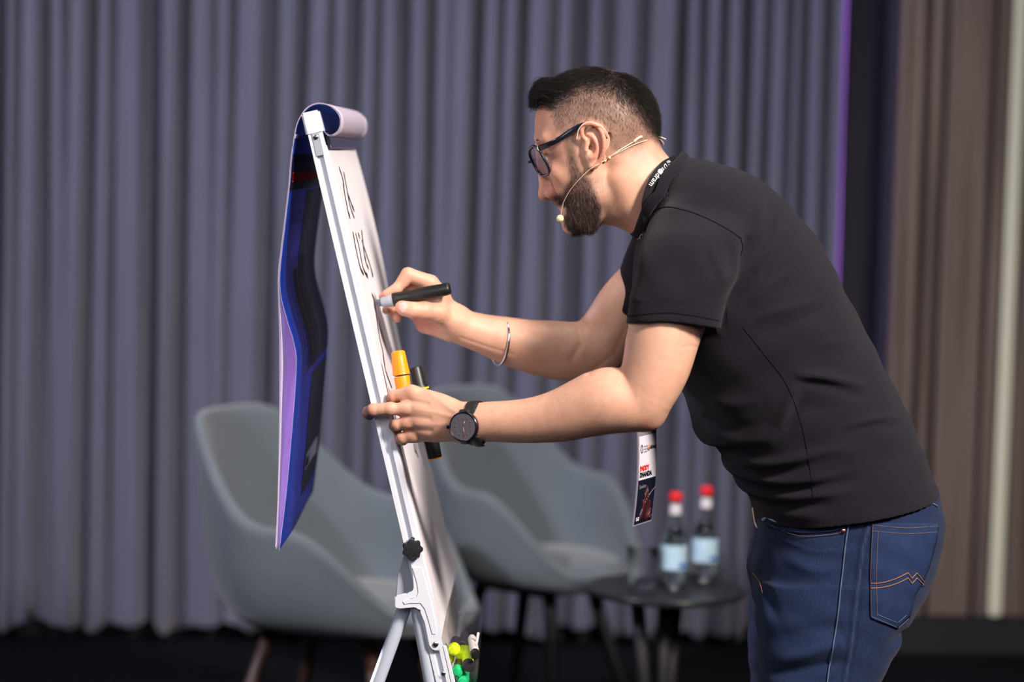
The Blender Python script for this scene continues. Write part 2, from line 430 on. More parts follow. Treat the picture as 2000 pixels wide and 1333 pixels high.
# skirting under the curtain, dark recess, wood panelling on the right
bm = bmesh.new(); prism(bm, [wpt(-3, -.06, 0), wpt(6, -.06, 0), wpt(6, -.09, 0), wpt(-3, -.09, 0)], (0, 0, .09)); structure(from_bm('baseboard_back', bm, m_skirt, smooth=False))
bm = bmesh.new(); a0 = wx(1652, .02, 300); a1 = wx(1762, .02, 0); prism(bm, [wpt(a0, -.10, 0), wpt(a1+.03, -.10, 0), wpt(a1+.03, -.28, 0), wpt(a0, -.28, 0)], (0, 0, 4.1)); structure(from_bm('wall_recess', bm, m_dark, smooth=False))
# wall_right: a backing with one plank after another fixed to it
OFF = .10
bk0 = wx(1763, OFF, 0); bm = bmesh.new(); prism(bm, [wpt(bk0, OFF-.03, .115), wpt(bk0+3, OFF-.03, .115), wpt(bk0+3, -.29, .115), wpt(bk0, -.29, .115)], (0, 0, 4.0)); wr = structure(from_bm('wall_right', bm, m_dark, smooth=False))
edges = [1764, 1778, 1819, 1822, 1853, 1857, 1946, 1951, 1981]
pl = [(1765, 1780, .012), (1783, 1812, 0.008), (1826, 1850, .0), (1861, 1944, .0), (1955, 1980, .0), (2012, 2050, 0), (2055, 2130, .0), (2135, 2170, .004), (2174, 2260, 0), (2266, 2300, .003), (2306, 2400, 0), (2406, 2500, 0)]
for a, b_, o_ in pl:
    s0, s1 = wx(a, OFF, 0), wx(b_, OFF, 0); bm = bmesh.new()
    prism(bm, [wpt(s0, OFF+o_, .12), wpt(s1, OFF+o_, .12), wpt(s1, OFF-.03, .12), wpt(s0, OFF-.03, .12)], (0, 0, 3.95))
    bmesh.ops.bevel(bm, geom=bm.edges[:], offset=.004, segments=2, affect='EDGES', profile=.6)
    from_bm('wood_panel', bm, m_wood, wr, angle=40)
bm = bmesh.new(); s0, s1 = wx(1983, OFF, 0), wx(2009, OFF, 0)
prism(bm, [wpt(s0, OFF+.012, .12), wpt(s1, OFF+.012, .12), wpt(s1, OFF-.03, .12), wpt(s0, OFF-.03, .12)], (0, 0, 3.95)); bmesh.ops.bevel(bm, geom=bm.edges[:], offset=.007, segments=3, affect='EDGES')
o = from_bm('metal_strip', bm, mat('pale satin metal', srgb(214, 212, 190), .30, .0), wr, angle=40); o['label'] = 'pale vertical metal trim strip'
bm = bmesh.new(); prism(bm, [wpt(bk0, OFF-.01, 0), wpt(bk0+3, OFF-.01, 0), wpt(bk0+3, -.29, 0), wpt(bk0, -.29, 0)], (0, 0, .115)); structure(from_bm('baseboard_right', bm, m_skirt, smooth=False))
# violet light strip in the recess beside the curtain
l = bpy.data.lights.new('violet_strip_light', 'AREA'); l.shape = 'RECTANGLE'; l.size = .05; l.size_y = 2.8; l.spread = math.radians(90); l.energy = 6.5; l.color = (.62, .16, 1.0)
o = bpy.data.objects.new('violet_strip_light', l); COL.objects.link(o); o.location = wpt(wx(1634, 0, 250)+.055, .035, 1.9)
o.rotation_euler = Vector((-WD[0], -WD[1], 0)).to_track_quat('-Z', 'Y').to_euler()

# ================================================================== tub chairs
m_shell = mat('grey blue upholstery', srgb(86, 94, 102), .85, Specular_IOR_Level=.25, noise=(8, .05), bump=(600, .0006), Sheen_Weight=.25)
m_legw = mat('dark walnut leg', srgb(66, 44, 38), .45); m_legb = mat('black metal leg', srgb(20, 20, 24), .6)
def sm(a, b_, x): t = min(1, max(0, (x-a)/(b_-a))); return t*t*(3-2*t)
def tub_chair(loc, face, sc, legm, label):
    r = empty('tub_chair', (loc[0], loc[1], 0), label, 'chair', 'tub chairs in front of the curtain')
    f = np.array([math.cos(face), math.sin(face)]); g = np.array([-f[1], f[0]])
    def P(th, rad, z):
        q = f*math.cos(th)*rad+g*math.sin(th)*rad; return (loc[0]+q[0]*sc, loc[1]+q[1]*sc, z)
    prof = [(0, 0), (.35, 0), (.62, .012), (.80, .06), (.90, .16), (.955, .32), (.985, .52), (1.0, .72), (1.015, .88), (1.03, 1.0)]
    bm = bmesh.new(); rows = []
    for f_, g_ in prof[1:]:
        row = []
        for k in range(64):
            th = 2*math.pi*k/64-math.pi; a = abs(math.degrees(th))
            h = .425+.215*sm(28, 88, a)+.225*sm(98, 158, a)
            R = .285+.015*sm(60, 120, a)+.012*(1-sm(0, 50, a))
            lean = .03*sm(110, 170, a)*g_
            row.append(bm.verts.new(P(th, R*f_+lean, .375+(h-.375)*g_)))
        rows.append(row)
    c = bm.verts.new(P(0, 0, .375))
    for k in range(64): bm.faces.new((c, rows[0][(k+1) % 64], rows[0][k]))
    for A, B in zip(rows, rows[1:]):
        for k in range(64): bm.faces.new((A[k], A[(k+1) % 64], B[(k+1) % 64], B[k]))
    o = from_bm('shell', bm, m_shell, r); md = o.modifiers.new('thick', 'SOLIDIFY'); md.thickness = .032; md.offset = -1; o.modifiers.new('round', 'SUBSURF').levels = 1; o.modifiers['round'].render_levels = 1
    bm = bmesh.new(); rows = []
    for q, z in ((0.0, .452), (.12, .452), (.19, .447), (.222, .435), (.232, .42), (.222, .405), (.15, .40)):
        rows.append([bm.verts.new(P(2*math.pi*k/48, max(q, .001)*(1+.06*math.cos(2*math.pi*k/48)), z)) for k in range(48)])
    for A, B in zip(rows, rows[1:]):
        for k in range(48): bm.faces.new((A[k], A[(k+1) % 48], B[(k+1) % 48], B[k]))
    bm.faces.new(rows[0]); bm.faces.new(rows[-1][::-1]); from_bm('seat_cushion', bm, m_shell, r)
    bm = bmesh.new(); box(bm, (-.11, -.11, .355), (.11, .11, .378), Matrix.Translation((loc[0], loc[1], 0)) @ Matrix.Rotation(face, 4, 'Z'), bevel=.008); from_bm('seat_plate', bm, legm, r, angle=40)
    for a in (40, 140, 220, 320):
        bm = bmesh.new(); th = math.radians(a); tube(bm, [P(th, .15, .375), P(th, .215, .18), P(th, .285, 0.0)], [.019, .016, .011], 12); from_bm('leg', bm, legm, r)
    return r
c1 = WZ(668, 1216, .375); c2 = WZ(1050, 1142, .375)
tub_chair(c1, math.radians(-24), 1.09, m_legw, 'grey-blue tub chair with brown wooden legs standing behind the flipchart')
tub_chair(c2+np.array([0, .05, 0]), math.radians(-38), .94, m_legb, 'grey-blue tub chair with black legs beside the small round table')

# ================================================================== side table, bottles, tumbler
m_top = mat('dark speckled table top', srgb(34, 34, 36), .3, Specular_IOR_Level=.25, noise=(160, .8)); m_blk = mat('black metal', srgb(16, 16, 18), .65)
TC = WZ(1300, 1147, .48); st = empty('side_table', (TC[0], TC[1], 0), 'small round dark speckled side table carrying two bottles and a tumbler', 'table')
bm = bmesh.new(); lathe(bm, [(0, .182), (.003, .188), (.012, .190), (.016, .187)], (TC[0], TC[1], .464), (0, 0, 1), 64); from_bm('table_top', bm, m_top, st, angle=50)
bm = bmesh.new(); lathe(bm, [(0, .06), (.012, .06)], (TC[0], TC[1], .452), (0, 0, 1), 32); from_bm('mounting_plate', bm, m_blk, st, angle=40)
for a, r0, r1 in ((205, .075, .02), (-60, .0, .0), (70, .10, .03)):
    th = math.radians(a); bm = bmesh.new(); tube(bm, [(TC[0]+r0*math.cos(th), TC[1]+r0*math.sin(th), .455), (TC[0]+r1*math.cos(th), TC[1]+r1*math.sin(th), .02)], [.017, .013], 14); from_bm('leg', bm, m_blk, st)
bm = bmesh.new(); lathe(bm, [(0, .16), (.008, .16), (.014, .15), (.02, .02)], (TC[0], TC[1], 0), (0, 0, 1), 48); from_bm('foot_plate', bm, m_blk, st, angle=40)
m_glass = mat('clear glass', (.93, .97, .95), .02, Transmission_Weight=1.0, IOR=1.45); m_water = mat('water', (.98, .99, 1), .0, Transmission_Weight=1.0, IOR=1.33)
m_red = mat('red cap', srgb(214, 24, 34), .4); m_lab = mat('pale blue label', srgb(176, 206, 226), .5); m_lab2 = mat('deep blue label print', srgb(36, 96, 176), .5); m_neck = mat('white neck label', srgb(214, 208, 214), .5)
def bottle(px, py, label):
    p = WZ(px, py, .4805); r = empty('water_bottle', p, label, 'bottle', 'mineral water bottles on the side table')
    pr = [(0, .024), (.002, .028), (.008, .0305), (.02, .031), (.095, .031), (.112, .0295), (.130, .024), (.150, .017), (.170, .0135), (.205, .0128), (.210, .0145), (.214, .0145), (.216, .0125), (.222, .0122)]
    inn = [(d if d > .01 else .006, max(q-.0025, .004)) for d, q in pr[::-1]]
    bm = bmesh.new(); lathe(bm, pr+inn, p, (0, 0, 1), 40, cap=False); from_bm('glass', bm, m_glass, r)
    bm = bmesh.new(); lathe(bm, [(.0075, .0), (.0076, .0265), (.02, .0282), (.095, .0282), (.112, .0268), (.128, .0215), (.140, .0165), (.1401, 0)], p, (0, 0, 1), 32, cap=False); from_bm('water', bm, m_water, r)
    bm = bmesh.new(); lathe(bm, [(.208, .0135), (.209, .0152), (.222, .0152), (.226, .0145), (.2275, .012), (.2276, 0)], p, (0, 0, 1), 32); from_bm('cap', bm, m_red, r, angle=50)
    bm = bmesh.new(); lathe(bm, [(.046, .0314), (.104, .0314)], p, (0, 0, 1), 40, cap=False); lb = from_bm('body_label', bm, m_lab, r)
    bm = bmesh.new(); rows = []
    for z in (.050, .062):
        rows.append([bm.verts.new((p[0]+.0317*math.cos(a), p[1]+.0317*math.sin(a), p[2]+z)) for a in np.radians(np.linspace(-70, -25, 9))])
    for k in range(8): bm.faces.new((rows[0][k], rows[0][k+1], rows[1][k+1], rows[1][k]))
    from_bm('label_print', bm, m_lab2, lb)
    bm = bmesh.new(); lathe(bm, [(.176, .0140), (.200, .0134)], p, (0, 0, 1), 32, cap=False); from_bm('neck_label', bm, m_neck, r)
bottle(1314, 1148, 'glass water bottle with red cap standing next to the tumbler, left of the pair')
bottle(1374, 1133, 'glass water bottle with red cap standing nearest the man, right of the pair')
p = WZ(1253, 1148, .4805); bm = bmesh.new()
lathe(bm, [(0, .026), (.002, .028), (.100, .0375), (.1005, .0365), (.1, .0355), (.010, .0262), (.009, .02), (.0088, .0)], p, (0, 0, 1), 48); tum = from_bm('tumbler', bm, mat('thin clear glass', (.96, .98, .98), .02, Transmission_Weight=1.0, IOR=1.12), None, angle=60)
tag(tum, 'empty clear glass tumbler standing on the round side table', 'glass')

# ================================================================== flipchart easel
YN, YF = -.12, .55
m_alu = mat('white painted aluminium', srgb(214, 218, 230), .38, .0); m_galu = mat('grey painted steel', srgb(160, 166, 178), .4); m_screw = mat('screw steel', srgb(200, 200, 205), .25, 1.0)
m_blackp = mat('black plastic', srgb(28, 28, 32), .45, bump=(500, .0003))
ea = empty('flipchart_easel', W(740, 2136, .2)*[1, 1, 0], 'white metal flipchart easel tilted back with black knob and tripod legs', 'easel')
A0 = W(609, 232, YN); A1 = W(874, 1365, YN); ax = A1-A0; LEN = np.linalg.norm(ax); ax /= LEN; mn = np.array([-ax[2], 0, ax[0]]); mn = mn if mn[0] > 0 else -mn
def B(s, m, y): return A0+ax*s+mn*m+np.array([0, y-YN, 0])    # s along the board downwards, m out of its face, y depth
def bprof(poly, s0, s1):     # poly of (m, y), swept along the board
    bm = bmesh.new(); prism(bm, [B(s0, m, y) for m, y in poly], ax*(s1-s0)); return bm
RW = .0118
for ynear, sgn in ((YN, 1), (YF+.004, -1)):
    poly = [(-RW, 0), (-RW*.48, 0), (-RW*.48, .007), (RW*.40, .007), (RW*.40, 0), (RW, 0), (RW, .022), (-RW, .022)]
    bm = bprof([(m, ynear+sgn*y) for m, y in poly], .02, LEN-.02); from_bm('side_rail', bm, m_alu, ea, angle=30)
bm = bprof([(-.006, YN+.02), (.0044, YN+.02), (.0044, YF-.005), (-.006, YF-.005)], .01, LEN*.995); from_bm('board_panel', bm, mat('white enamel board', srgb(206, 198, 196), .6), ea, smooth=False)
def crossbar(s0, s1, m0, m1, name, y0=YN-.002, y1=YF+.006, mm=m_alu, bev=.003):
    bm = bmesh.new(); prism(bm, [B(s0, m0, y0), B(s0, m1, y0), B(s1, m1, y0), B(s1, m0, y0)], (0, y1-y0, 0)); bmesh.ops.bevel(bm, geom=bm.edges[:], offset=bev, segments=2, affect='EDGES'); return from_bm(name, bm, mm, ea, angle=40)
crossbar(-.012, .026, -.0150, .0145, 'top_cap'); crossbar(LEN*.995, LEN*1.02, -.010, .010, 'lower_bar')
o = crossbar(.026, .052, .0145, .0200, 'clamp_bar', YN+.01, YF-.01, mat('chrome', srgb(205, 205, 220), .12, 1.0), .0015); o['label'] = 'chrome clamp bar'
bm = bmesh.new(); prism(bm, [B(.022, -.006, YN-.0015), B(.022, .006, YN-.0015), B(.060, .006, YN-.0015), B(.060, -.006, YN-.0015)], (0, .004, 0)); from_bm('screw_plate', bm, m_galu, ea, smooth=False)
def screw(p, r=.0042):
    bm = bmesh.new(); lathe(bm, [(0, r), (.0015, r*.9), (.0026, r*.5)], p, (0, -1, 0), 20); from_bm('screw', bm, m_screw, ea, angle=40)
    bm = bmesh.new()
    for dx, dz in ((r*.55, .0005), (.0005, r*.55)): box(bm, (p[0]-dx, p[1]-.0031, p[2]-dz), (p[0]+dx, p[1]-.0022, p[2]+dz))
    from_bm('screw', bm, m_blackp, ea, smooth=False)
screw(W(617, 268, YN-.002)); screw(W(851, 1259, YN-.009), .0048); screw(W(866, 1316, YN-.003), .004)
# bracket plate with its arm
def pxprism(pts, y0, y1, name, mm, bev=.0015, parent=None):
    bm = bmesh.new(); prism(bm, [W(x, y, y0) for x, y in pts], (0, y1-y0, 0))
    if bev: bmesh.ops.bevel(bm, geom=bm.edges[:], offset=bev, segments=2, affect='EDGES')
    return from_bm(name, bm, mm, parent or ea, angle=35)
arc = lambda cx, cy, r, a0, a1, n: [(cx+r*math.cos(math.radians(a)), cy+r*math.sin(math.radians(a))) for a in np.linspace(a0, a1, n)]
pxprism([(794, 1058), (818, 1052), (824, 1088), (833, 1125), (845, 1168), (856, 1212)]+arc(851.5, 1260, 13, -15, 175, 9)+[(830, 1218), (823, 1196)]+arc(808, 1198, 13, -20, -90, 4)+[(796, 1186), (782, 1191)]+arc(776, 1184, 6, 90, 180, 3)+arc(776, 1170, 6, 180, 270, 3)+[(792, 1160)]+arc(798, 1148, 12, 80, -10, 4)+[(806, 1120), (799, 1085)], YN-.008, YN-.002, 'bracket', m_alu)
pxprism([(805, 1110), (824, 1108), (834, 1150), (842, 1180), (853, 1228), (851, 1240), (844, 1240), (838, 1215), (831, 1190), (822, 1178), (800, 1178), (790, 1182), (786, 1176), (800, 1170), (814, 1168), (818, 1158), (815, 1140)], YN-.0095, YN-.0075, 'bracket_rib', m_alu, .0007)
pxprism([(790, 1080), (800, 1086), (812, 1150), (800, 1166), (772, 1170), (778, 1122)], YN+.012, YN+.018, 'hinge_plate', m_galu)
bm = bmesh.new(); kc = W(806, 1072, YN-.008); ns = 84
rings = []
for d, sc_ in ((0, .9), (.003, 1.0), (.011, 1.0), (.0145, .90), (.0150, .5)):
    rings.append([bm.verts.new(Vector(kc)+Vector((0, -d, 0))+Vector((math.cos(a), 0, math.sin(a)))*S(18.5)*sc_*(1+(.10*math.cos(7*a) if sc_ > .6 else 0))) for a in [2*math.pi*k/ns for k in range(ns)]])
for Ar, Br in zip(rings, rings[1:]):
    for k in range(ns): bm.faces.new((Ar[k], Ar[(k+1) % ns], Br[(k+1) % ns], Br[k]))
bm.faces.new(rings[0]); bm.faces.new(rings[-1]); o = from_bm('knob', bm, m_blackp, ea, angle=45); o['label'] = 'black star-shaped clamping knob'
bm = bmesh.new(); lathe(bm, [(0, .004), (.012, .004)], W(806, 1052, YN-.001), (0, -1, 0), 16); from_bm('bolt', bm, m_screw, ea, angle=40)
for name, a, y in (('leg', (796, 1172, 452, 2136), YN+.03), ('leg', (812, 1172, 985, 2136), YN+.012), ('leg', (812, 1172, 985, 2136), YF-.02)):
    p0 = W(a[0], a[1], YN+.01); p1 = W(a[2], a[3], YN+.01); dy = y-(YN+.01); k = p1[2]/(p1[2]-p0[2]); p1 = p1+(p0-p1)*(-p1[2]/(p0[2]-p1[2])) if abs(p1[2]) > 1e-3 else p1
    bm = bmesh.new(); tube(bm, [p0+[0, dy, 0], p1+[0, dy, .012]], S(14, YN), 24); lg = from_bm(name, bm, m_galu if False else mat('pale grey tube', srgb(184, 192, 208), .35), ea, angle=50)
    bm = bmesh.new(); tube(bm, [p1+[0, dy, 0], p1+[0, dy, 0]+(p0-p1)*.03], S(17, YN), 20); from_bm('rubber_foot', bm, m_blackp, lg, angle=50)
bm = bmesh.new(); tube(bm, [B(.93*LEN, -.02, YN+.02), B(.93*LEN, -.02, YF-.02)], .008, 16); from_bm('spreader_bar', bm, m_alu, ea)

# ---- paper pad: stack on the board, sheet written on, sheets thrown over the top
m_paper = mat('white flipchart paper', srgb(226, 220, 226), .6, bump=(20, .0008)); m_paper.node_tree.nodes['Principled BSDF'].inputs['Transmission Weight'].default_value = 0
m_print = mat('glossy navy print', srgb(26, 44, 150), .35, Specular_IOR_Level=.2); translucent(m_print, srgb(96, 150, 205), .5); m_navy = mat('dark navy print', srgb(16, 20, 48), .45, Specular_IOR_Level=.1)
m_thin = mat('thin white paper', srgb(226, 218, 230), .6)
nt = m_thin.node_tree; tl = nt.nodes.new('ShaderNodeBsdfTranslucent'); tl.inputs[0].default_value = (*srgb(232, 220, 240), 1); mxs = nt.nodes.new('ShaderNodeMixShader'); mxs.inputs[0].default_value = .5
nt.links.new(nt.nodes['Principled BSDF'].outputs[0], mxs.inputs[1]); nt.links.new(tl.outputs[0], mxs.inputs[2]); nt.links.new(mxs.outputs[0], nt.nodes['Material Output'].inputs[0])
pad = empty('flipchart_pad', B(.05, .015, .2), 'white paper pad with handwriting clamped on the easel, sheets thrown over the top', 'paper pad')
def quadgrid(fn, nu, nv, name, mm, parent, thick=None, inner=None):
    """sheet surface fn(u,v) -> point; solid thin sheet, optional second material on the inner side"""
    g = np.array([[fn(u, v) for v in np.linspace(0, 1, nv)] for u in np.linspace(0, 1, nu)])
    du = np.gradient(g, axis=0); dv = np.gradient(g, axis=1); nn = np.cross(du, dv); nn /= np.linalg.norm(nn, axis=2)[..., None]
    h = g+nn*(thick or .0006); vs = np.concatenate([g.reshape(-1, 3), h.reshape(-1, 3)]); m = nu*nv; fs = []; mi = []
    for i in range(nu-1):
        for j in range(nv-1):
            a, b_, c_, d_ = i*nv+j, (i+1)*nv+j, (i+1)*nv+j+1, i*nv+j+1
            fs.append((a, b_, c_, d_)); mi.append(0); fs.append((a+m, d_+m, c_+m, b_+m)); mi.append(1 if inner else 0)
    for i in range(nu-1):
        for j in (0, nv-1): a, b_ = i*nv+j, (i+1)*nv+j; fs.append((a, a+m, b_+m, b_)); mi.append(0)
    for j in range(nv-1):
        for i in (0, nu-1): a, b_ = i*nv+j, i*nv+j+1; fs.append((a, b_, b_+m, a+m)); mi.append(0)
    me = bpy.data.meshes.new(name); me.from_pydata([tuple(v) for v in vs], [], fs); o = link(name, me, [mm]+([inner] if inner else []), parent)
    me.polygons.foreach_set('material_index', mi); me.update(); return o
SE = float((W(862, 1248, YN)-A0)@ax)       # paper ends here along the board
crossb = crossbar
bm = bmesh.new(); prism(bm, [B(.05, .0045, YN+.001), B(.05, .0114, YN+.001), B(SE-.004, .0114, YN+.001), B(SE-.004, .0045, YN+.001)], (0, YF-YN-.012, 0)); from_bm('sheet_stack', bm, m_paper, pad, smooth=False)
def front(u, v):
    s = .046+(SE-.046)*u; y = YN+.001+(YF-YN)*v
    m = .0119+.004*max(0, 1-v/.34)**1.6*math.sin(math.pi*min(1, u*1.02))**.5*min(1, v*30)+.006*math.exp(-((v-.62)/.2)**2)*math.sin(math.pi*u)+.004*math.sin(u*9)*v
    if u > .93: m += .012*((u-.93)/.07)**1.5*(v**2)
    return B(s, m, y)
# note: near strip dips towards the board, then the sheet lies flat
fs_ = quadgrid(lambda u, v: front(u, v), 60, 30, 'written_sheet', m_paper, pad)
if True:
    m_ink = mat('black marker ink', srgb(22, 24, 26), .5); m_green = mat('green black marker ink', srgb(14, 60, 52), .5)
    def onpaper(px, py):
        d = ray(px, py); o = B(0, .0150, YN); return CAM+d*(((o-CAM)@mn)/(d@mn))
    tmp = bmesh.new(); tmp.from_mesh(fs_.data); pb = BVHTree.FromBMesh(tmp); tmp.free()
    def hitpaper(px, py):
        d = Vector(ray(px, py)).normalized(); h = pb.ray_cast(Vector(CAM), d)
        return h[0] if h[0] else Vector(onpaper(px, py))
    STR = [[(662, 328), (669.5, 352), (672, 375), (681, 422)], [(671, 337.5), (678, 375), (683, 402), (691, 425)], [(679, 379), (689, 408)],
           [(689, 455), (695, 488), (702.5, 521), (709, 535)], [(694, 456), (701, 484), (708, 521), (716, 539)], [(706, 451), (712, 504), (719, 524)], [(706.5, 471), (715, 497), (722, 517), (726, 534)],
           [(726, 575), (731, 588), (734, 612), (740, 656), (747, 686), (752, 722), (764, 756)], [(808, 868), (810, 880), (813, 884)], [(811, 868), (813, 878)], [(814, 886), (816, 894)]]
    def stroke(pts, w, mm, fl=.12):
        bm = bmesh.new(); tube(bm, [p+Vector(mn)*.0006 for p in pts], w, 6, flat=([mn]*len(pts), fl)); return from_bm('handwriting', bm, mm, fs_)
    for st_ in STR: stroke([hitpaper(*q) for q in spline(st_, 4*len(st_))], .0040, m_ink)
    for q in ((681, 421), (689, 408), (700, 461), (716, 539), (712, 504)): stroke([hitpaper(q[0], q[1]-3), hitpaper(q[0]+1, q[1]+3)], .0065, m_ink)
    bm = bmesh.new(); tube(bm, [hitpaper(725, 529)+Vector(mn)*.0007, hitpaper(727.5, 538)+Vector(mn)*.0007], .010, 6, flat=([mn]*2, .06)); o = from_bm('handwriting', bm, m_green, fs_); o['label'] = 'green-black marker dot'
ROLL = [(633, 256), (640, 263), (650, 262.5), (660, 254), (664, 240), (661, 225), (650, 212), (635, 204.5), (618, 204), (602, 211), (589, 226), (579, 250), (571.5, 300), (566.5, 360), (558.5, 430), (551.5, 490), (547, 540), (549.5, 580), (561, 625), (573, 665), (579, 700), (577, 760), (569, 860), (561, 950), (553, 1020), (546, 1075)]
OUT = [(634, 259), (641, 265.5), (651, 265), (662, 256), (666.5, 240), (663.5, 223), (651.5, 210), (636, 202.3), (617, 201.6), (600.5, 209), (587.3, 225), (577, 250), (569.5, 300), (564.5, 360), (556.5, 430), (549.3, 490), (544.5, 540), (546, 600), (549, 660), (549.5, 720), (547.5, 800), (545.5, 880), (543, 970), (541, 1040), (539.5, 1073)]
OUT2 = [(577, 262), (568.5, 300), (563.3, 360), (555.2, 430), (547.9, 490), (542.8, 540), (544, 600), (546, 680), (545.5, 800), (544, 900), (541, 1000), (537.5, 1070)]
def extr(poly, wob=0.0):
    sp = spline(poly, 150)
    def fn(u, v):
        i = u*149; k = min(int(i), 148); q = sp[k]+(sp[k+1]-sp[k])*(i-k)
        return W(q[0], q[1], YN+.001)+np.array([wob*math.sin(v*5)*max(0, u-.45), (YF-YN)*v, 0])
    return fn
fr = extr(ROLL, .004)
sB = quadgrid(fr, 150, 14, 'flipped_sheet', m_thin, pad, -.0007, None)
sB.data.materials.append(m_print)
# which side is inside (towards the board)?
me = sB.data; nrm = np.zeros(len(me.polygons)*3); me.polygons.foreach_get('normal', nrm); nrm = nrm.reshape(-1, 3); cen = np.zeros(len(me.polygons)*3); me.polygons.foreach_get('center', cen); cen = cen.reshape(-1, 3)
mi = [0]*len(me.polygons)
nbig = 2*149*13
for i in range(nbig):
    mi[i] = 0 if i % 2 == 0 else 1
# pick the layer whose normals point to +X on the hanging part
hang = [i for i in range(nbig) if cen[i][2] < W(600, 400, YN)[2]]
ev = np.mean([nrm[i][0] for i in hang if i % 2 == 0])
if ev > 0: mi = [(1 if (i < nbig and i % 2 == 0) else 0) for i in range(len(mi))]
me.polygons.foreach_set('material_index', mi); me.update(); sB['label'] = 'blue printed cover sheet folded over the top'
quadgrid(extr(OUT), 150, 10, 'flipped_sheet', m_thin, pad, .0004)
quadgrid(extr(OUT2), 100, 10, 'flipped_sheet', m_thin, pad, .0004)
# print on the inner side of the hanging sheet
spR = spline(ROLL, 600)
def inpt(py, v, off=.0016):
    k = 200+int(np.argmin(np.abs(spR[200:, 1]-py))); q = spR[k]; t = spR[min(k+2, 599)]-spR[k-2]
    p = fr(k/599, v); a = W(*spR[k-2], YN); b_ = W(*spR[min(k+2, 599)], YN); t = b_-a; n = np.array([-t[2], 0, t[0]]); n /= np.linalg.norm(n); n = n if n[0] > 0 else -n
    return p+n*off
def patch(py0, py1, v0, v1, name, mm, off=.0016, nn_=14):
    bm = bmesh.new(); g = [[bm.verts.new(inpt(py0+(py1-py0)*i/nn_, v0+(v1-v0)*j/4, off)) for j in range(5)] for i in range(nn_+1)]
    for i in range(nn_):
        for j in range(4): bm.faces.new((g[i][j], g[i+1][j], g[i+1][j+1], g[i][j+1]))
    return from_bm(name, bm, mm, sB)
patch(300, 372, .0, 1.0, 'navy_print', m_navy, .0010)
patch(338, 355, .02, .98, 'red_bar', mat('red bar print', srgb(220, 60, 34), .8, Specular_IOR_Level=.1), .0014)
m_txt = mat('pale print', srgb(170, 175, 195), .8, Specular_IOR_Level=.1); m_or = mat('orange print', srgb(180, 110, 78), .8, Specular_IOR_Level=.1); m_gr = mat('green print', srgb(120, 160, 136), .8, Specular_IOR_Level=.1)
for k, v in enumerate((.16, .21, .26, .31, .36, .40)): patch(400, 448, v, v+.02, 'print_line', m_txt)
for k, v in enumerate(np.linspace(.17, .62, 12)): patch(508+6*(k % 3), 722+3*k, v, v+.012, 'print_line', (m_txt, m_or, m_gr)[k % 3], nn_=30)
patch(760, 1020, .42, .98, 'navy_print', m_navy, .0010, 30); patch(380, 540, .45, .99, 'navy_print', m_navy, .0010, 20); patch(540, 745, .30, .99, 'navy_print', m_navy, .0010, 30)
lb = patch(932, 968, .44, .86, 'sticker', mat('white sticker', srgb(214, 216, 226), .4), .0018)
# "Bo" on the sticker
def text(name, body_, size, origin, xdir, ydir, mm, parent, depth=.0002, bold=0.0):
    cu_ = bpy.data.curves.new(name, 'FONT'); cu_.body = body_; cu_.size = size; cu_.extrude = depth; cu_.resolution_u = 2; cu_.offset = bold
    o_ = bpy.data.objects.new(name, cu_); COL.objects.link(o_)
    xd = Vector(xdir).normalized(); zd = xd.cross(Vector(ydir)).normalized(); yd = zd.cross(xd)
    m_ = Matrix.Identity(4)
    for i in range(3): m_[i][0] = xd[i]; m_[i][1] = yd[i]; m_[i][2] = zd[i]; m_[i][3] = origin[i]
    dg = bpy.context.evaluated_depsgraph_get(); me_ = bpy.data.meshes.new_from_object(o_.evaluated_get(dg)); bpy.data.objects.remove(o_)
    me_.transform(m_); me_.name = name; return link(name, me_, mm, parent, smooth=False)
pa = inpt(964, .46, .0023); pb_ = inpt(964, .8, .0023); pt = inpt(936, .46, .0023)
text('lettering', 'Boost', .030, pa, pb_-pa, pt-pa, m_navy, sB)
# ================================================================== the man
person = empty('person', W(1560, 2136, 0.0)*[1, 1, 0], 'bearded man with glasses in black t-shirt and jeans leaning to write on the flipchart', 'person')

body = []
# torso core under the shirt
TORSO = [
 (1243, 458, 1322, 318, 0.0, .062),
 (1236, 505, 1372, 322, 0.0, .105),
 (1238, 560, 1440, 336, 0.005, .165),
 (1255, 625, 1512, 378, 0.01, .190),
 (1290, 700, 1586, 462, 0.01, .192),
 (1325, 760, 1642, 560, 0.0, .185),
 (1350, 812, 1690, 655, 0.0, .178),
 (1385, 862, 1735, 740, 0.0, .172),
 (1412, 905, 1775, 820, 0.0, .170),
 (1447, 955, 1806, 895, 0.0, .172),
 (1480, 1007, 1828, 962, 0.0, .175)]
core = [(f0+(b0-f0)*.16, f1+(b1-f1)*.16, b0-(b0-f0)*.16, b1-(b1-f1)*.16, y, w*.62) for i, (f0, f1, b0, b1, y, w) in enumerate(TORSO)]
body.append(('u', .01, sweep(core, 2.3)))
# neck
body.append(('u', .03, sweep([(1150, 415, 1275, 235, 0, .058), (1178, 436, 1286, 272, 0, .060), (1207, 445, 1297, 296, 0, .062), (1246, 466, 1322, 322, 0, .058), (1275, 505, 1365, 352, 0, .066)], 2.1)))
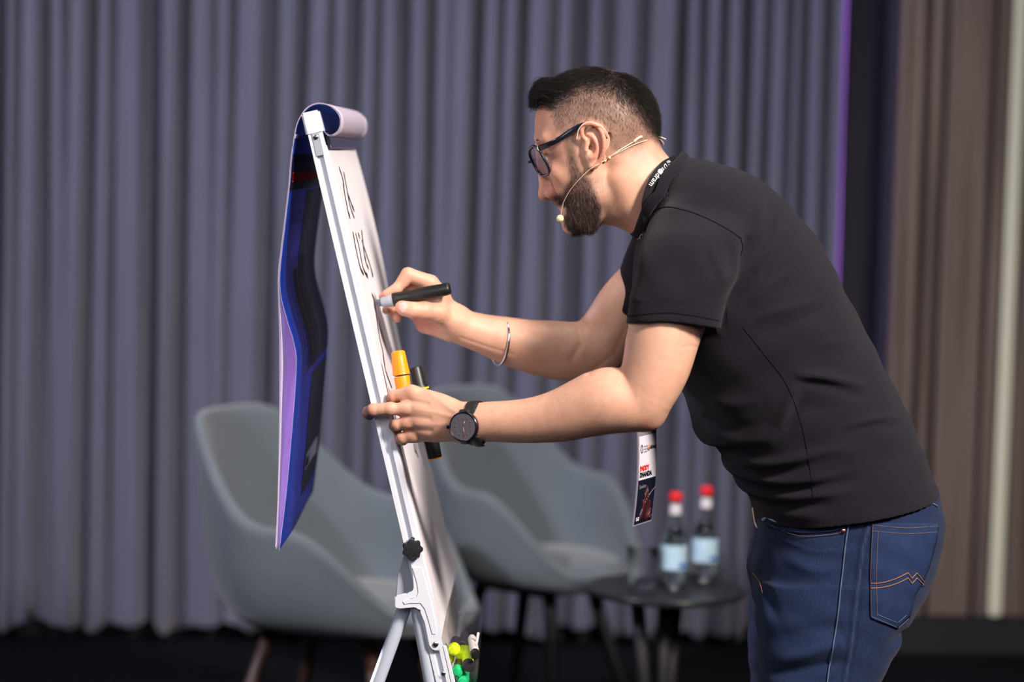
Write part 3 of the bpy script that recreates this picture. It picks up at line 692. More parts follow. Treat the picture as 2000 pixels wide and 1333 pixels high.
# skull and face
body.append(('u', .02, ell(W(1164, 229), (S(113), .0755, S(93)), rotxz(0))))
body.append(('u', .02, ell(W(1195, 235), (S(80), .0765, S(75)), rotxz(0))))
FACE = [(1066, 190, 1180, 190, 0, .058), (1049, 222, 1185, 226, 0, .066), (1045, 246, 1190, 258, 0, .0695), (1046, 268, 1193, 278, 0, .0700), (1052, 288, 1195, 300, 0, .0700), (1060, 312, 1195, 322, 0, .0690),
        (1071, 345, 1195, 352, 0, .066), (1080, 375, 1190, 382, 0, .0615), (1092, 394, 1184, 408, 0, .0575), (1099, 412, 1180, 425, 0, .052), (1103, 432, 1172, 440, 0, .044), (1118, 450, 1160, 453, 0, .030)]
body.append(('u', .012, sweep(FACE, 2.1)))
for s in (-1, 1):
    body.append(('u', .022, rc(W(1150, 300, s*.050), W(1160, 375, s*.046), .020, .018)))         # cheek side in front of the ear
    body.append(('u', .020, rc(W(1160, 380, s*.044), W(1118, 430, s*.026), .016, .014)))         # jaw line
    body.append(('u', .018, rc(W(1054, 270, s*.016), W(1066, 272, s*.044), .0050, .0050)))         # brow
    body.append(('s', .012, ell(W(1056, 302, s*.031), (.014, .016, .013), rotxz(-15))))            # eye socket
    body.append(('u', .014, ell(W(1092, 340, s*.042), (.020, .014, .013), rotxz(40))))           # cheekbone
    body.append(('u', .003, ell(W(1076, 309, s*.032), (.0133, .0136, .0133))))                   # lids
    body.append(('s', .0015, rc(W(1061, 312, s*.024), W(1068, 310, s*.043), .0040, .0028, (0.3, 0, 1), .9)))
# nose
body.append(('u', .012, rc(W(1068, 300), W(1078, 368), S(13), S(15), (0, 1, 0), .85)))
for s in (-1, 1): body.append(('u', .02, rc(W(1190, 270, s*.050), W(1225, 350, s*.040), .022, .020)))
body.append(('u', .010, rc(W(1053, 286), W(1064, 370), S(7), S(10), (0, 1, 0), 1.05)))
body.append(('u', .008, ell(W(1063, 380), (S(11.5), .0105, S(12.5)), rotxz(15))))
for s in (-1, 1):
    body.append(('u', .006, ell(W(1076, 380, s*.0125), (.0088, .0065, .0075), rotxz(20))))
    body.append(('s', .003, ell(W(1073, 390, s*.0080), (.0068, .0036, .0055), rotxz(-20))))
body.append(('u', .008, rc(W(1082, 384), W(1091, 396), .008, .006, (0, 1, 0), 1.6)))
for s in (-1, 1): body.append(('s', .005, rc(W(1082, 360, s*.0190), W(1088, 386, s*.0200), .0030, .0030)))
# lips
body.append(('u', .003, rc(W(1090, 396), W(1091, 398), .0052, .0052, (0, 1, 0), 3.4)))
body.append(('u', .003, rc(W(1098, 407), W(1099, 409), .0056, .0056, (0, 1, 0), 3.2)))
body.append(('s', .002, rc(W(1088, 403, -.022), W(1088, 403, .022), .0013, .0013)))
body.append(('u', .012, ell(W(1115, 437), (S(17), .022, S(20)), rotxz(20))))                      # chin
# ears
def ear(s):
    e = []
    y0 = s*.0795
    bt = np.array([[1, 0, 0], [0, 1, 0], [0, 0, 1.0]])
    a = math.radians(14*s)
    rot = rotxz(10) @ np.array([[math.cos(a), -math.sin(a), 0], [math.sin(a), math.cos(a), 0], [0, 0, 1]])
    e.append(('u', .005, ell(W(1158, 281, y0), (S(21), .0075, S(37)), rot)))
    e.append(('u', .006, ell(W(1159, 318, y0-s*.001), (S(12), .0055, S(13)), rot)))
    e.append(('s', .004, ell(W(1155, 288, y0+s*.009), (S(11), .0105, S(14)), rot)))                # concha
    e.append(('s', .002, ell(W(1152, 288, y0+s*.0), (S(4.5), .012, S(5)), rot)))                   # canal
    e.append(('s', .003, rc(W(1141, 258, y0+s*.009), W(1166, 262, y0+s*.011), .0042, .0042)))      # scapha
    e.append(('s', .003, rc(W(1166, 262, y0+s*.011), W(1172, 294, y0+s*.012), .0042, .0036)))
    hel = [(1148, 280, y0+s*.002, 3.2), (1139, 268, y0+s*.004, 3.6), (1136, 254, y0+s*.005, 4.0), (1141, 245, y0+s*.006, 4.3), (1152, 241.5, y0+s*.008, 4.5), (1165, 245, y0+s*.010, 4.5), (1175, 258, y0+s*.012, 4.5), (1180, 277, y0+s*.013, 4.4), (1179, 296, y0+s*.012, 4.2), (1173, 312, y0+s*.008, 4), (1164, 324, y0+s*.004, 5), (1154, 326, y0+s*.001, 5)]
    sp = spline(hel, 26)
    if s > 0: pass
    for i in range(len(sp)-1):
        p, q = sp[i], sp[i+1]
        e.append(('u', .0022, rc(W(*p[:3]), W(*q[:3]), S(p[3], p[2]), S(q[3], q[2]))))
    ant = spline([(1146, 262, y0+s*.003, 2.6), (1156, 266, y0+s*.005, 3), (1164, 278, y0+s*.006, 3.2), (1167, 293, y0+s*.006, 3.4), (1162, 306, y0+s*.005, 3.6), (1154, 310, y0+s*.004, 3)], 12)
    for i in range(len(ant)-1):
        p, q = ant[i], ant[i+1]; e.append(('u', .0028, rc(W(*p[:3]), W(*q[:3]), S(p[3], p[2]), S(q[3], q[2]))))
    e.append(('u', .003, rc(W(1146, 284, y0+s*.002), W(1145, 295, y0+s*.003), .0036, .0036)))     # tragus
    e.append(('s', .003, rc(W(1190, 262, y0-s*.004), W(1186, 312, y0-s*.004), .0030, .0030)))     # behind
    return e
for s in (-1, 1): body += ear(s)
# sterno muscle, hollow of the throat
for s in (-1, 1): body.append(('u', .02, rc(W(1205, 350, s*.052), W(1262, 445, s*.030), .010, .009)))

# ---- left (near) arm
def arm(pts, k=.02):
    sp = spline(pts, len(pts)*3)
    for i in range(len(sp)-1):
        a, b = sp[i], sp[i+1]; body.append(('u', k if i == 0 else .008, rc(W(*a[:3]), W(*b[:3]), S(a[3], a[2]), S(b[3], b[2]))))
arm([(1362, 470, -.110, 52), (1348, 520, -.175, 60), (1318, 590, -.215, 70), (1296, 655, -.230, 68), (1282, 715, -.236, 63), (1262, 765, -.238, 55), (1244, 792, -.236, 44)])
arm([(1250, 790, -.236, 45), (1225, 786, -.234, 55), (1185, 783, -.228, 62), (1140, 797, -.220, 55), (1095, 812, -.210, 48), (1045, 821, -.198, 41.5), (1000, 824, -.188, 38), (955, 824, -.178, 35.5), (915, 828, -.168, 35)])
body.append(('u', .02, ell(W(1268, 812, -.232), (S(22), .020, S(24)), rotxz(-40))))               # elbow point

# ---- right (far) arm
arm([(1345, 470, .100, 48), (1295, 520, .165, 52), (1235, 590, .200, 60), (1195, 645, .198, 57), (1160, 685, .190, 54)])
arm([(1160, 687, .190, 52), (1120, 688, .180, 55), (1075, 683, .172, 53), (1030, 676, .162, 48), (985, 664, .152, 42), (940, 651, .142, 34.5), (905, 640, .135, 31), (880, 628, .130, 29)])

# ---- left hand on the rail  (back of the hand to the camera)
L = lambda *pts: [tuple(p) for p in pts]
for tgt, r in (((802, 772, -.128), 15), ((795, 800, -.134), 16), ((800, 828, -.134), 15), ((812, 850, -.130), 13)):
    body.append(('u', .012, rc(W(905, 826, -.160), W(*tgt), S(28, -.16), S(r+2, -.13), (0, 1, 0), .62)))
body.append(('u', .014, ell(W(850, 815, -.143), (S(48), .0175, S(40)), rotxz(8))))
body.append(('u', .014, rc(W(880, 800, -.148), W(820, 775, -.122), S(16), S(15))))                # thumb web
for p, r in (((805, 764, -.134), 9.5), ((790, 797, -.144), 9.5), ((796, 829, -.143), 9), ((806, 852, -.138), 8)):
    body.append(('u', .008, ell(W(*p), (S(r*1.2), S(r*.85), S(r)), rotxz(10))))                   # knuckles
chain(body, L((802, 768, -.130, 13.5), (768, 775, -.122, 12.0), (762, 782, -.100, 11), (770, 790, -.078, 9.5)), .006, .004)     # index, bends onto the paper
chain(body, L((795, 800, -.136, 14), (762, 799, -.141, 12.6), (729, 801, -.137, 12.2), (718, 806, -.118, 11), (722, 812, -.098, 9.5)), .006, .004)  # middle over the rail
chain(body, L((798, 829, -.134, 13), (775, 830, -.134, 11.6), (768, 832, -.112, 10.6), (777, 838, -.092, 9.5)), .006, .004)      # ring
chain(body, L((810, 851, -.132, 12.5), (786, 856, -.130, 11.4), (779, 859, -.110, 10.2), (788, 862, -.090, 9)), .006, .004)      # little
chain(body, L((860, 800, -.120, 17), (832, 796, -.092, 14), (808, 800, -.072, 12.5), (788, 806, -.062, 11)), .010, .006)          # thumb behind the pens
# ---- right hand with the marker (palm side and thumb to the camera)
for tgt, r, y in (((838, 556), 16, .105), ((828, 580), 15, .125), ((822, 606), 14, .140), ((826, 630), 13, .150)):
    body.append(('u', .012, rc(W(888, 628, .132), W(tgt[0], tgt[1], y), S(26), S(r), (0, 1, 0), .8)))
body.append(('u', .014, rc(W(890, 630, .118), W(850, 612, .094), S(23), S(19.5))))                # ball of the thumb
body.append(('u', .014, rc(W(880, 645, .135), W(833, 634, .150), S(20), S(18))))                  # heel of the hand
body.append(('u', .012, rc(W(858, 580, .110), W(842, 560, .108), S(20), S(16))))
chain(body, L((840, 552, .102, 15), (797, 537, .094, 14), (789, 548, .092, 12.5), (774, 565, .088, 10.5), (754, 574, .086, 8.2)), .006, .004)   # index
chain(body, L((828, 562, .128, 14), (798, 552, .124, 12.5), (772, 566, .112, 10.5), (748, 580, .102, 8.5)), .006, .004)           # middle
chain(body, L((822, 590, .142, 13.5), (783, 586, .150, 12), (762, 594, .140, 10.5), (757, 604, .128, 8.5), (754, 607, .122, 7.5)), .006, .004)  # ring
chain(body, L((824, 622, .150, 13), (792, 604, .158, 11.5), (772, 606, .146, 10.5), (774, 619, .126, 10), (776, 621, .122, 9.5)), .006, .004)   # little
chain(body, L((856, 610, .090, 19), (828, 607, .076, 17), (806, 606, .068, 15), (790, 603, .068, 13.5), (783, 600, .070, 12)), .010, .006)        # thumb
# creases and nails as fine relief
def relief(P, d):
    x, y = pxy(P)
    for pl, w, a, ymax in CREASES:
        q = segdist(x, y, pl); m = P[:, 1] < ymax
        d = d+a*np.exp(-(q/w)**2)*m
    return d
CREASES = [([(776, 786), (800, 783), (835, 790)], 4.5, .0016, -.10), ([(770, 816), (800, 814), (838, 818)], 4.5, .0016, -.10), ([(782, 843), (806, 840), (842, 842)], 4.5, .0015, -.10), ([(838, 768), (866, 788), (890, 806)], 5, -.0009, -.10), ([(810, 800), (850, 806), (886, 816)], 4, -.0009, -.10), ([(812, 830), (850, 830), (886, 830)], 4, -.0009, -.10), ([(778, 826), (780, 838)], 2, .0006, -.11), ([(880, 642), (884, 628), (882, 612)], 2.5, .0006, .13), ([(783, 548), (792, 554), (800, 556)], 2, .0007, .10), ([(826, 626), (842, 628), (860, 620)], 1.6, .0007, .13), ([(824, 632), (842, 635), (862, 626)], 1.6, .0007, .13), ([(822, 638), (838, 641), (858, 633)], 1.6, .0006, .13),
           ([(812, 596), (815, 610), (812, 620)], 1.8, .0006, .09), ([(770, 783), (769, 770)], 2.2, .0007, -.11), ([(735, 790), (735, 812)], 2, .0004, -.12),
           ([(750, 790), (751, 812)], 2, .0003, -.12), ([(900, 660), (960, 680), (1000, 692)], 3, .0010, .13), ([(1222, 640), (1200, 690), (1150, 730)], 5, .0012, .18),
           ([(1130, 640), (1136, 670), (1118, 700)], 6, .0018, .17), ([(1330, 680), (1350, 676), (1362, 678)], 2, .0008, -.2)]
body.append(('f', None, relief))
tick('bodyprims')
V, Q = mesh_sdf(body, .0020); tick('bodymesh')

V = relax(V, Q, 1, .35)
N = vnormals(V, Q)
tick('bodyrelax')
# ---- skin tint
x0, y0 = to_px(V); xs, ys = pxy(V)
skin = np.array(srgb(206, 158, 134)); cols = np.tile(skin, (len(V), 1))
def blend(c, m): 
    global cols
    cols = cols*(1-m[:, None])+np.array(c)*m[:, None]
head = (x0 < 1330) & (y0 < 470) & (np.abs(V[:, 1]) < .12)
gz = lambda cx, cy, r: np.exp(-(((x0-cx)**2+(y0-cy)**2)/r**2))
red = srgb(196, 112, 92)
blend(srgb(186, 122, 100), head*np.clip((1125-x0)/40, 0, 1)*.38)
blend(red, head*gz(1064, 380, 22)*.40)
blend(srgb(60, 28, 24), head*gz(1073, 390, 4.5)*.8)  # shade inside the nostrils, painted into the skin colour
earm = np.clip((np.abs(V[:, 1])-.083)/.006, 0, 1)*head*((x0 > 1120) & (x0 < 1200) & (y0 > 230) & (y0 < 345))
blend(srgb(206, 122, 104), earm*.55)
blend(srgb(190, 120, 105), np.clip(1-np.hypot(xs-1262, ys-832)/22, 0, 1)*(V[:, 1] < -.2)*.7)
for cx, cy, r in ((805, 764, 13), (790, 797, 12), (796, 829, 12), (806, 852, 11), (719, 803, 15), (762, 776, 13), (770, 832, 12), (779, 859, 12)):
    blend(srgb(205, 132, 108), np.exp(-((xs-cx)**2+(ys-cy)**2)/r**2)*(V[:, 1] < -.08)*.40)
for cx, cy, r in ((779, 600, 13), (776, 622, 12), (750, 578, 16), (785, 540, 14), (830, 645, 30), (800, 635, 18)):
    blend(srgb(214, 132, 118), np.exp(-((xs-cx)**2+(ys-cy)**2)/r**2)*(V[:, 1] > .0)*.50)
nail = np.clip(1.3-np.hypot((xs-787)/6.5, (ys-599)/9.5), 0, 1)*(V[:, 1] < .062)*(V[:, 1] > 0); blend(srgb(226, 176, 172), np.clip(nail*4, 0, 1)*.8)
nail = np.clip(1.3-np.hypot((xs-776)/6, (ys-622)/7.5), 0, 1)*(V[:, 1] < .128)*(V[:, 1] > 0.09); blend(srgb(226, 170, 166), np.clip(nail*4, 0, 1)*.7)
# lips
blend(srgb(170, 98, 88), head*np.exp(-((x0-1093)**2+(y0-401)**2)/7**2)*(np.abs(V[:, 1]) < .022)*.8)
# stubble colour of the beard and the cropped hair on the scalp
BEARD = [(1098, 262), (1107, 320), (1112, 345), (1103, 362), (1097, 374), (1086, 379), (1077, 384), (1079, 393), (1092, 399), (1098, 398), (1104, 404), (1103, 415), (1100, 420), (1103, 440), (1118, 458), (1140, 462), (1160, 452), (1172, 438), (1172, 405), (1160, 372), (1150, 350), (1134, 335), (1124, 310), (1118, 262)]
HAIR = [(1034, 205), (1040, 160), (1060, 130), (1110, 105), (1180, 105), (1250, 130), (1300, 200), (1300, 300), (1290, 292), (1270, 272), (1240, 285), (1210, 300), (1192, 292), (1188, 262), (1168, 238), (1150, 232), (1135, 236), (1124, 262), (1099, 264), (1085, 255), (1082, 236), (1076, 222), (1070, 205), (1062, 196), (1050, 205)]
DARK = [(1034, 205), (1040, 160), (1060, 130), (1110, 105), (1180, 105), (1250, 130), (1300, 200), (1300, 270), (1270, 250), (1250, 225), (1225, 200), (1180, 175), (1140, 170), (1105, 190), (1075, 205), (1055, 200)]
bmask = softpoly(x0, y0, BEARD, 5)*head; hmask = softpoly(x0, y0, HAIR, 6)*head*(np.abs(V[:, 1]) < .0812)
dmask = softpoly(x0, y0, DARK, 16)*head
stub = softpoly(x0, y0, [(1140, 340), (1180, 350), (1215, 400), (1225, 440), (1180, 450), (1150, 460), (1120, 440)], 14)*head
nape = softpoly(x0, y0, [(1200, 290), (1290, 270), (1300, 320), (1240, 330)], 14)*head
frontface = np.clip((.030-np.abs(V[:, 1]))/.012, 0, 1)
blend(srgb(120, 96, 88), stub*.38); blend(srgb(120, 96, 88), nape*.30)
blend(srgb(84, 66, 60), bmask*.72); blend(srgb(92, 76, 70), hmask*.62); blend(srgb(22, 18, 18), dmask*.95)
cheekclear = None
bodyme = np_mesh('body', V, Q); set_color(bodyme, np.clip(cols, 0, 1))
m_skin = mat('skin', (.6, .4, .3), .48, attr='tint', noise=(55, .05), bump=(700, .0004), Subsurface_Weight=.16, Subsurface_Scale=.006)
m_skin.node_tree.nodes['Principled BSDF'].inputs['Subsurface Radius'].default_value = (1, .35, .2)
bo = link('body', bodyme, m_skin, person)

# ---- hair strands
def strands(name, V, N, prob, length, flow, count, rad, mname, cols_, seg=4, jitter=.35, seed=3, kindlabel=None, lift=.55):
    r = np.random.default_rng(seed)
    w = prob/prob.sum(); idx = r.choice(len(V), count, p=w)
    P = V[idx]+r.normal(0, .0006, (count, 3)); n = N[idx]; fl = flow[idx]; L_ = length[idx]*r.uniform(.65, 1.15, count)
    d = n*lift+fl*(1-lift*.3)+r.normal(0, jitter, (count, 3))*.5; d /= np.linalg.norm(d, axis=1)[:, None]
    d2 = n*lift*.3+fl+r.normal(0, jitter, (count, 3))*.4; d2 /= np.linalg.norm(d2, axis=1)[:, None]
    t = np.linspace(0, 1, seg); pts = P[:, None]-n[:, None]*.0006+(d[:, None]*(t-t**2*.5)[None, :, None]+d2[:, None]*(t**2*.5)[None, :, None])*L_[:, None, None]
    hc = bpy.data.hair_curves.new(name); hc.add_curves([seg]*count)
    hc.attributes['position'].data.foreach_set('vector', pts.astype(np.float32).ravel())
    ra = hc.attributes.get('radius') or hc.attributes.new('radius', 'FLOAT', 'POINT')
    ra.data.foreach_set('value', np.tile(rad*np.linspace(1, .35, seg), count).astype(np.float32))
    o = bpy.data.objects.new(name, hc); COL.objects.link(o); hc.materials.append(cols_)
    o.parent = person; o.matrix_parent_inverse = world_of(person).inverted()
    return o
def hair_mat(name, c1, c2, grey, gcol):
    m = mat(name, c1, .42); nt = m.node_tree; hi = nt.nodes.new('ShaderNodeHairInfo'); cr = nt.nodes.new('ShaderNodeValToRGB')
    e = cr.color_ramp.elements; e[0].position = 0; e[0].color = (*c1, 1); e[1].position = 1-grey-.02; e[1].color = (*c2, 1)
    g = cr.color_ramp.elements.new(1-grey); g.color = (*gcol, 1)
    nt.links.new(hi.outputs['Random'], cr.inputs[0]); nt.links.new(cr.outputs[0], nt.nodes['Principled BSDF'].inputs['Base Color'])
    nt.nodes['Principled BSDF'].inputs['Specular IOR Level'].default_value = .15; m.node_tree.nodes['Principled BSDF'].inputs['Roughness'].default_value = .6
    return m
mh_dark = hair_mat('black hair', srgb(10, 8, 8), srgb(24, 19, 18), .02, srgb(80, 70, 66))
mh_side = hair_mat('cropped hair', srgb(40, 31, 30), srgb(80, 64, 60), .22, srgb(150, 132, 128))
mh_beard = hair_mat('beard hair', srgb(24, 18, 18), srgb(60, 45, 42), .13, srgb(140, 120, 116))
def flowvec(a, b):   # direction in the side plane, a along +X, b along +Z
    return np.array([a, 0, b])/math.hypot(a, b)
FL = np.zeros_like(V)
tt = np.clip((x0-1040)/250, 0, 1)[:, None]
FL += flowvec(-.75, .25)*(1-tt)+flowvec(.35, -.8)*tt
FL[:] = FL-N*(FL*N).sum(1)[:, None]*.9; FL /= np.linalg.norm(FL, axis=1)[:, None]+1e-9
front = np.clip(1-(x0-1045)/90, 0, 1)
strands('hair', V, N, dmask*(np.abs(V[:, 1]) < .0815)+1e-9, .010+.010*front+.004*dmask, FL, 26000, .00013, '', mh_dark, 5, .40, 3, lift=.62)
bpy.data.objects['hair']['kind'] = 'stuff'
FS = np.tile(flowvec(.25, -.9), (len(V), 1)); FS = FS-N*(FS*N).sum(1)[:, None]; FS /= np.linalg.norm(FS, axis=1)[:, None]+1e-9
sidew = hmask*(1-dmask*.8)*(~(earm > .2))
o = strands('hair_side', V, N, sidew*np.clip((300-y0)/90, .25, 1)+1e-9, .0035+.006*np.clip((265-y0)/90, 0, 1), FS, 17000, .00010, '', mh_side, 4, .45, 4, lift=.45)
o.name = 'cropped_hair'; o['label'] = 'short greying cropped hair on the sides'; o['kind'] = 'stuff'
FB = np.tile(flowvec(.30, -.9), (len(V), 1)); FB = FB-N*(FB*N).sum(1)[:, None]; FB /= np.linalg.norm(FB, axis=1)[:, None]+1e-9
o = strands('beard', V, N, bmask**2*np.clip((y0-240)/130, .35, 1)+stub*.05+1e-9, .004+.009*np.clip((y0-330)/110, 0, 1)*bmask, FB, 15000, .00011, '', mh_beard, 4, .5, 5, lift=.5)
o['label'] = 'short dark beard with grey hairs'; o['kind'] = 'stuff'
FA = np.tile(flowvec(-.8, -.5), (len(V), 1)); FA = FA-N*(FA*N).sum(1)[:, None]; FA /= np.linalg.norm(FA, axis=1)[:, None]+1e-9
armw = ((xs > 960) & (xs < 1235) & (ys > 600) & (V[:, 1] < .22) & (ys < 880))*np.clip(.3+N[:, 2]*.5+.5, .1, 1)
o = strands('arm_hair', V, N, armw+1e-12, np.full(len(V), .009), FA, 3200, .00005, '', mat('fine brown arm hair', srgb(120, 84, 64), .6), 4, .5, 9, lift=.35); o['kind'] = 'stuff'
# quiff over the forehead and eyebrows
qp = []
for i in range(1500):
    r_ = random.random(); a = W(1066+random.uniform(-8, 26), 168+random.uniform(-18, 28), random.gauss(0, .026))
    e = W(1037+random.gauss(2, 5), 194+random.gauss(3, 9), a[1]*.9); m_ = (a+e)/2+np.array([-.004, 0, .009])
    qp.append(spline([a, m_, e], 5))
hc = bpy.data.hair_curves.new('fringe'); hc.add_curves([5]*len(qp)); hc.attributes['position'].data.foreach_set('vector', np.array(qp, np.float32).ravel())
hc.attributes.new('radius', 'FLOAT', 'POINT').data.foreach_set('value', np.tile(.00016*np.linspace(1, .4, 5), len(qp)).astype(np.float32))
o = bpy.data.objects.new('fringe', hc); COL.objects.link(o); hc.materials.append(mh_dark); o.parent = person; o.matrix_parent_inverse = world_of(person).inverted(); o['kind'] = 'stuff'
qp = []
for s in (-1, 1):
    for i in range(170):
        u_ = random.random(); b_ = W(1050+u_*u_*18, 270+u_*2+random.uniform(-4, 4), s*(.014+.034*u_)); qp.append(spline([b_+np.array([.001, 0, 0]), b_+np.array([-.0035, s*.002, .001]), b_+np.array([-.003, s*.006, -.001])], 3))
hc = bpy.data.hair_curves.new('eyebrow'); hc.add_curves([3]*len(qp)); hc.attributes['position'].data.foreach_set('vector', np.array(qp, np.float32).ravel())
hc.attributes.new('radius', 'FLOAT', 'POINT').data.foreach_set('value', np.full(len(qp)*3, .00012, np.float32))
o = bpy.data.objects.new('eyebrow', hc); COL.objects.link(o); hc.materials.append(mh_dark); o.parent = person; o.matrix_parent_inverse = world_of(person).inverted(); o['kind'] = 'stuff'
# eyes
m_eye = mat('eye white', srgb(214, 204, 200), .2); m_iris = mat('iris', srgb(48, 30, 22), .1)
for s in (-1, 1):
    c = W(1076, 309, s*.032); bm = bmesh.new(); bmesh.ops.create_uvsphere(bm, u_segments=24, v_segments=16, radius=.0123, matrix=Matrix.Translation(c))
    ey = from_bm('eye', bm, m_eye, person)
    bm = bmesh.new(); g = Vector((-.88, 0, -.47)); bmesh.ops.create_uvsphere(bm, u_segments=20, v_segments=12, radius=.0062, matrix=Matrix.Translation(Vector(c)+g*.0072)); from_bm('iris', bm, m_iris, ey)

tick('hair')
for s in (-1, 1):
    c = W(1076, 309, s*.032); pts = []
    for k in range(9):
        a = math.radians(-38+k*76/8); d_ = np.array([-.90*math.cos(a), math.sin(a), -.40*math.cos(a)]); pts.append(c+d_/np.linalg.norm(d_)*.0142+np.array([0, 0, .0012]))
    bm = bmesh.new(); tube(bm, pts, [.0003]+[.0007]*7+[.0004], 6); from_bm('eyelashes', bm, mat('dark lashes', srgb(24, 18, 18), .8), person)
# ================================================================== t-shirt
FOLDS = [  # polyline px, width px, height (m; + raised)
 ([(1447, 524), (1475, 482), (1513, 430)], 9, .006), ([(1462, 535), (1500, 490), (1540, 450)], 8, -.005), ([(1441, 463), (1462, 425), (1474, 382)], 9, .006),
 ([(1452, 500), (1480, 455), (1498, 400)], 8, -.004),
 ([(1450, 612), (1500, 592), (1580, 572)], 8, .004), ([(1460, 640), (1530, 612), (1590, 590)], 8, -.003), ([(1440, 585), (1480, 545), (1530, 515)], 9, .004),
 ([(1524, 712), (1580, 716), (1669, 737)], 8, .0065), ([(1520, 728), (1580, 733), (1660, 756)], 8, -.005),
 ([(1535, 722), (1515, 765), (1493, 812)], 9, .005), ([(1552, 735), (1530, 780), (1510, 820)], 8, -.004),
 ([(1624, 812), (1680, 798), (1740, 799)], 7, .0045), ([(1624, 824), (1680, 811), (1740, 812)], 7, -.004),
 ([(1385, 868), (1440, 884), (1491, 882), (1575, 858), (1640, 850)], 9, .007), ([(1400, 888), (1445, 902), (1500, 898), (1580, 875)], 8, -.007),
 ([(1405, 905), (1460, 918), (1530, 915), (1640, 892)], 8, .006), ([(1420, 922), (1470, 935), (1540, 930), (1640, 906)], 8, -.006),
 ([(1430, 940), (1490, 950), (1570, 938), (1660, 925)], 8, .005), ([(1445, 958), (1500, 966), (1600, 950)], 8, -.005), ([(1460, 975), (1520, 982), (1600, 972)], 8, .004),
 ([(1340, 760), (1400, 772), (1470, 760)], 12, .004), ([(1360, 800), (1420, 815), (1490, 800)], 12, -.004), ([(1365, 832), (1430, 845), (1500, 838)], 11, .004),
 ([(1560, 660), (1600, 655), (1660, 650)], 9, .002), ([(1510, 765), (1560, 775), (1640, 770)], 11, -.002)]
SLF = [([(1380, 470), (1405, 520), (1418, 560)], 7, .0035), ([(1410, 450), (1425, 500), (1425, 540)], 8, -.004), ([(1365, 445), (1360, 500), (1340, 560)], 10, .002), ([(1260, 480), (1250, 540), (1240, 600)], 9, .002),
       ([(1228, 618), (1300, 613), (1350, 618), (1404, 626)], 2.2, -.0010)]
def foldf(P, d):
    x, y = to_px(P); x2, y2 = pxy(P); side = np.clip(.5-P[:, 1]/.06, 0, 1)
    k = np.zeros(len(P))
    for pl, w, a in FOLDS:
        k += foldval(x, y, pl, w*1.15, a*1.55)
    onsl = np.clip((-.135-P[:, 1])/.02, 0, 1)*(x2 < 1418)*(y2 < 660)*(y2 > 590)
    onf = (P[:, 1] > .1)*(x2 < 1330)
    rest = .0012*np.sin(P[:, 0]*60+P[:, 2]*35)*np.sin(P[:, 2]*47-P[:, 1]*30)+.0008*np.sin(P[:, 0]*31-P[:, 2]*88)
    hem = segdist(x, y, [(1478, 1008), (1560, 1003), (1640, 991), (1728, 976), (1820, 959)])
    return d-(k*side*.8+rest+.0009*np.clip((20-hem)/2, 0, 1))*(1-onsl)*(1-onf)
shirt = []
TS = [
 (1222, 438, 1314, 288, 0.0, .066),
 (1246, 455, 1334, 306, 0.0, .080),
 (1238, 500, 1372, 312, 0.0, .124),
 (1236, 560, 1440, 330, 0.005, .172),
 (1252, 625, 1512, 372, 0.01, .200),
 (1288, 700, 1588, 458, 0.01, .202),
 (1325, 757, 1642, 556, 0.0, .196),
 (1340, 782, 1668, 606, 0.0, .191),
 (1350, 815, 1692, 655, 0.0, .188),
 (1356, 842, 1715, 698, 0.0, .186),
 (1374, 863, 1737, 740, 0.0, .184),
 (1396, 868, 1757, 780, 0.0, .183),
 (1408, 888, 1775, 820, 0.0, .182),
 (1410, 905, 1790, 857, 0.0, .182),
 (1430, 928, 1802, 882, 0.0, .183),
 (1440, 948, 1812, 912, 0.0, .185),
 (1462, 972, 1821, 938, 0.0, .187),
 (1472, 995, 1827, 958, 0.0, .189),
 (1480, 1018, 1832, 975, 0.0, .190)]
def sdist(a, b, X, Y):
    a = np.array(a, float); b = np.array(b, float); t = b-a; t /= np.linalg.norm(t); return (X-a[0])*t[1]-(Y-a[1])*t[0]
def cuffcut(which):
    def g(P, d):
        x2, y2 = pxy(P)
        c = (np.interp(x2, [1222, 1300, 1345, 1407], [632, 629, 633, 643])-y2) if which < 0 else sdist((1192, 594), (1330, 694), x2, y2)
        c = np.where(P[:, 1]*which > .05, c, 50)
        inner = d+.0054; d = np.maximum(d, -c*.0008)
        return np.maximum(d, -np.maximum(inner, (c-30)*.0008))
    return g
shirt.append(('u', .03, sweep([(1315, 405, 1425, 395, -.085, .045), (1262, 455, 1450, 455, -.165, .070), (1240, 540, 1436, 540, -.206, .074), (1226, 610, 1412, 615, -.222, .073), (1220, 650, 1407, 660, -.226, .073)], 2.4)))
def slfold(P, d):
    x2, y2 = pxy(P); k2 = np.zeros(len(P))
    for pl, w, a in SLF: k2 += foldval(x2, y2, pl, w*1.3, a, w > 2)
    return d-k2-.0010*np.sin(P[:, 0]*60+P[:, 2]*35)*np.sin(P[:, 2]*47-P[:, 1]*30)
shirt.append(('u', .03, ell(W(1350, 455, -.125), (S(74), .072, S(54)), rotxz(14))))
shirt.append(('f', None, slfold))
shirt.append(('f', None, cuffcut(-1)))
shirt.append(('u', .03, ell(W(1325, 445, .130), (S(75), .085, S(60)), rotxz(10))))
shirt.append(('u', .03, sweep([(1270, 400, 1420, 400, .110, .070), (1228, 480, 1400, 490, .165, .074), (1205, 545, 1370, 565, .195, .072), (1189, 596, 1325, 680, .202, .070), (1180, 612, 1315, 696, .202, .070)], 2.3)))
shirt.append(('f', None, cuffcut(1)))
shirt.append(('u', .020, sweep(TS, 2.3)))
shirt.append(('f', None, foldf))
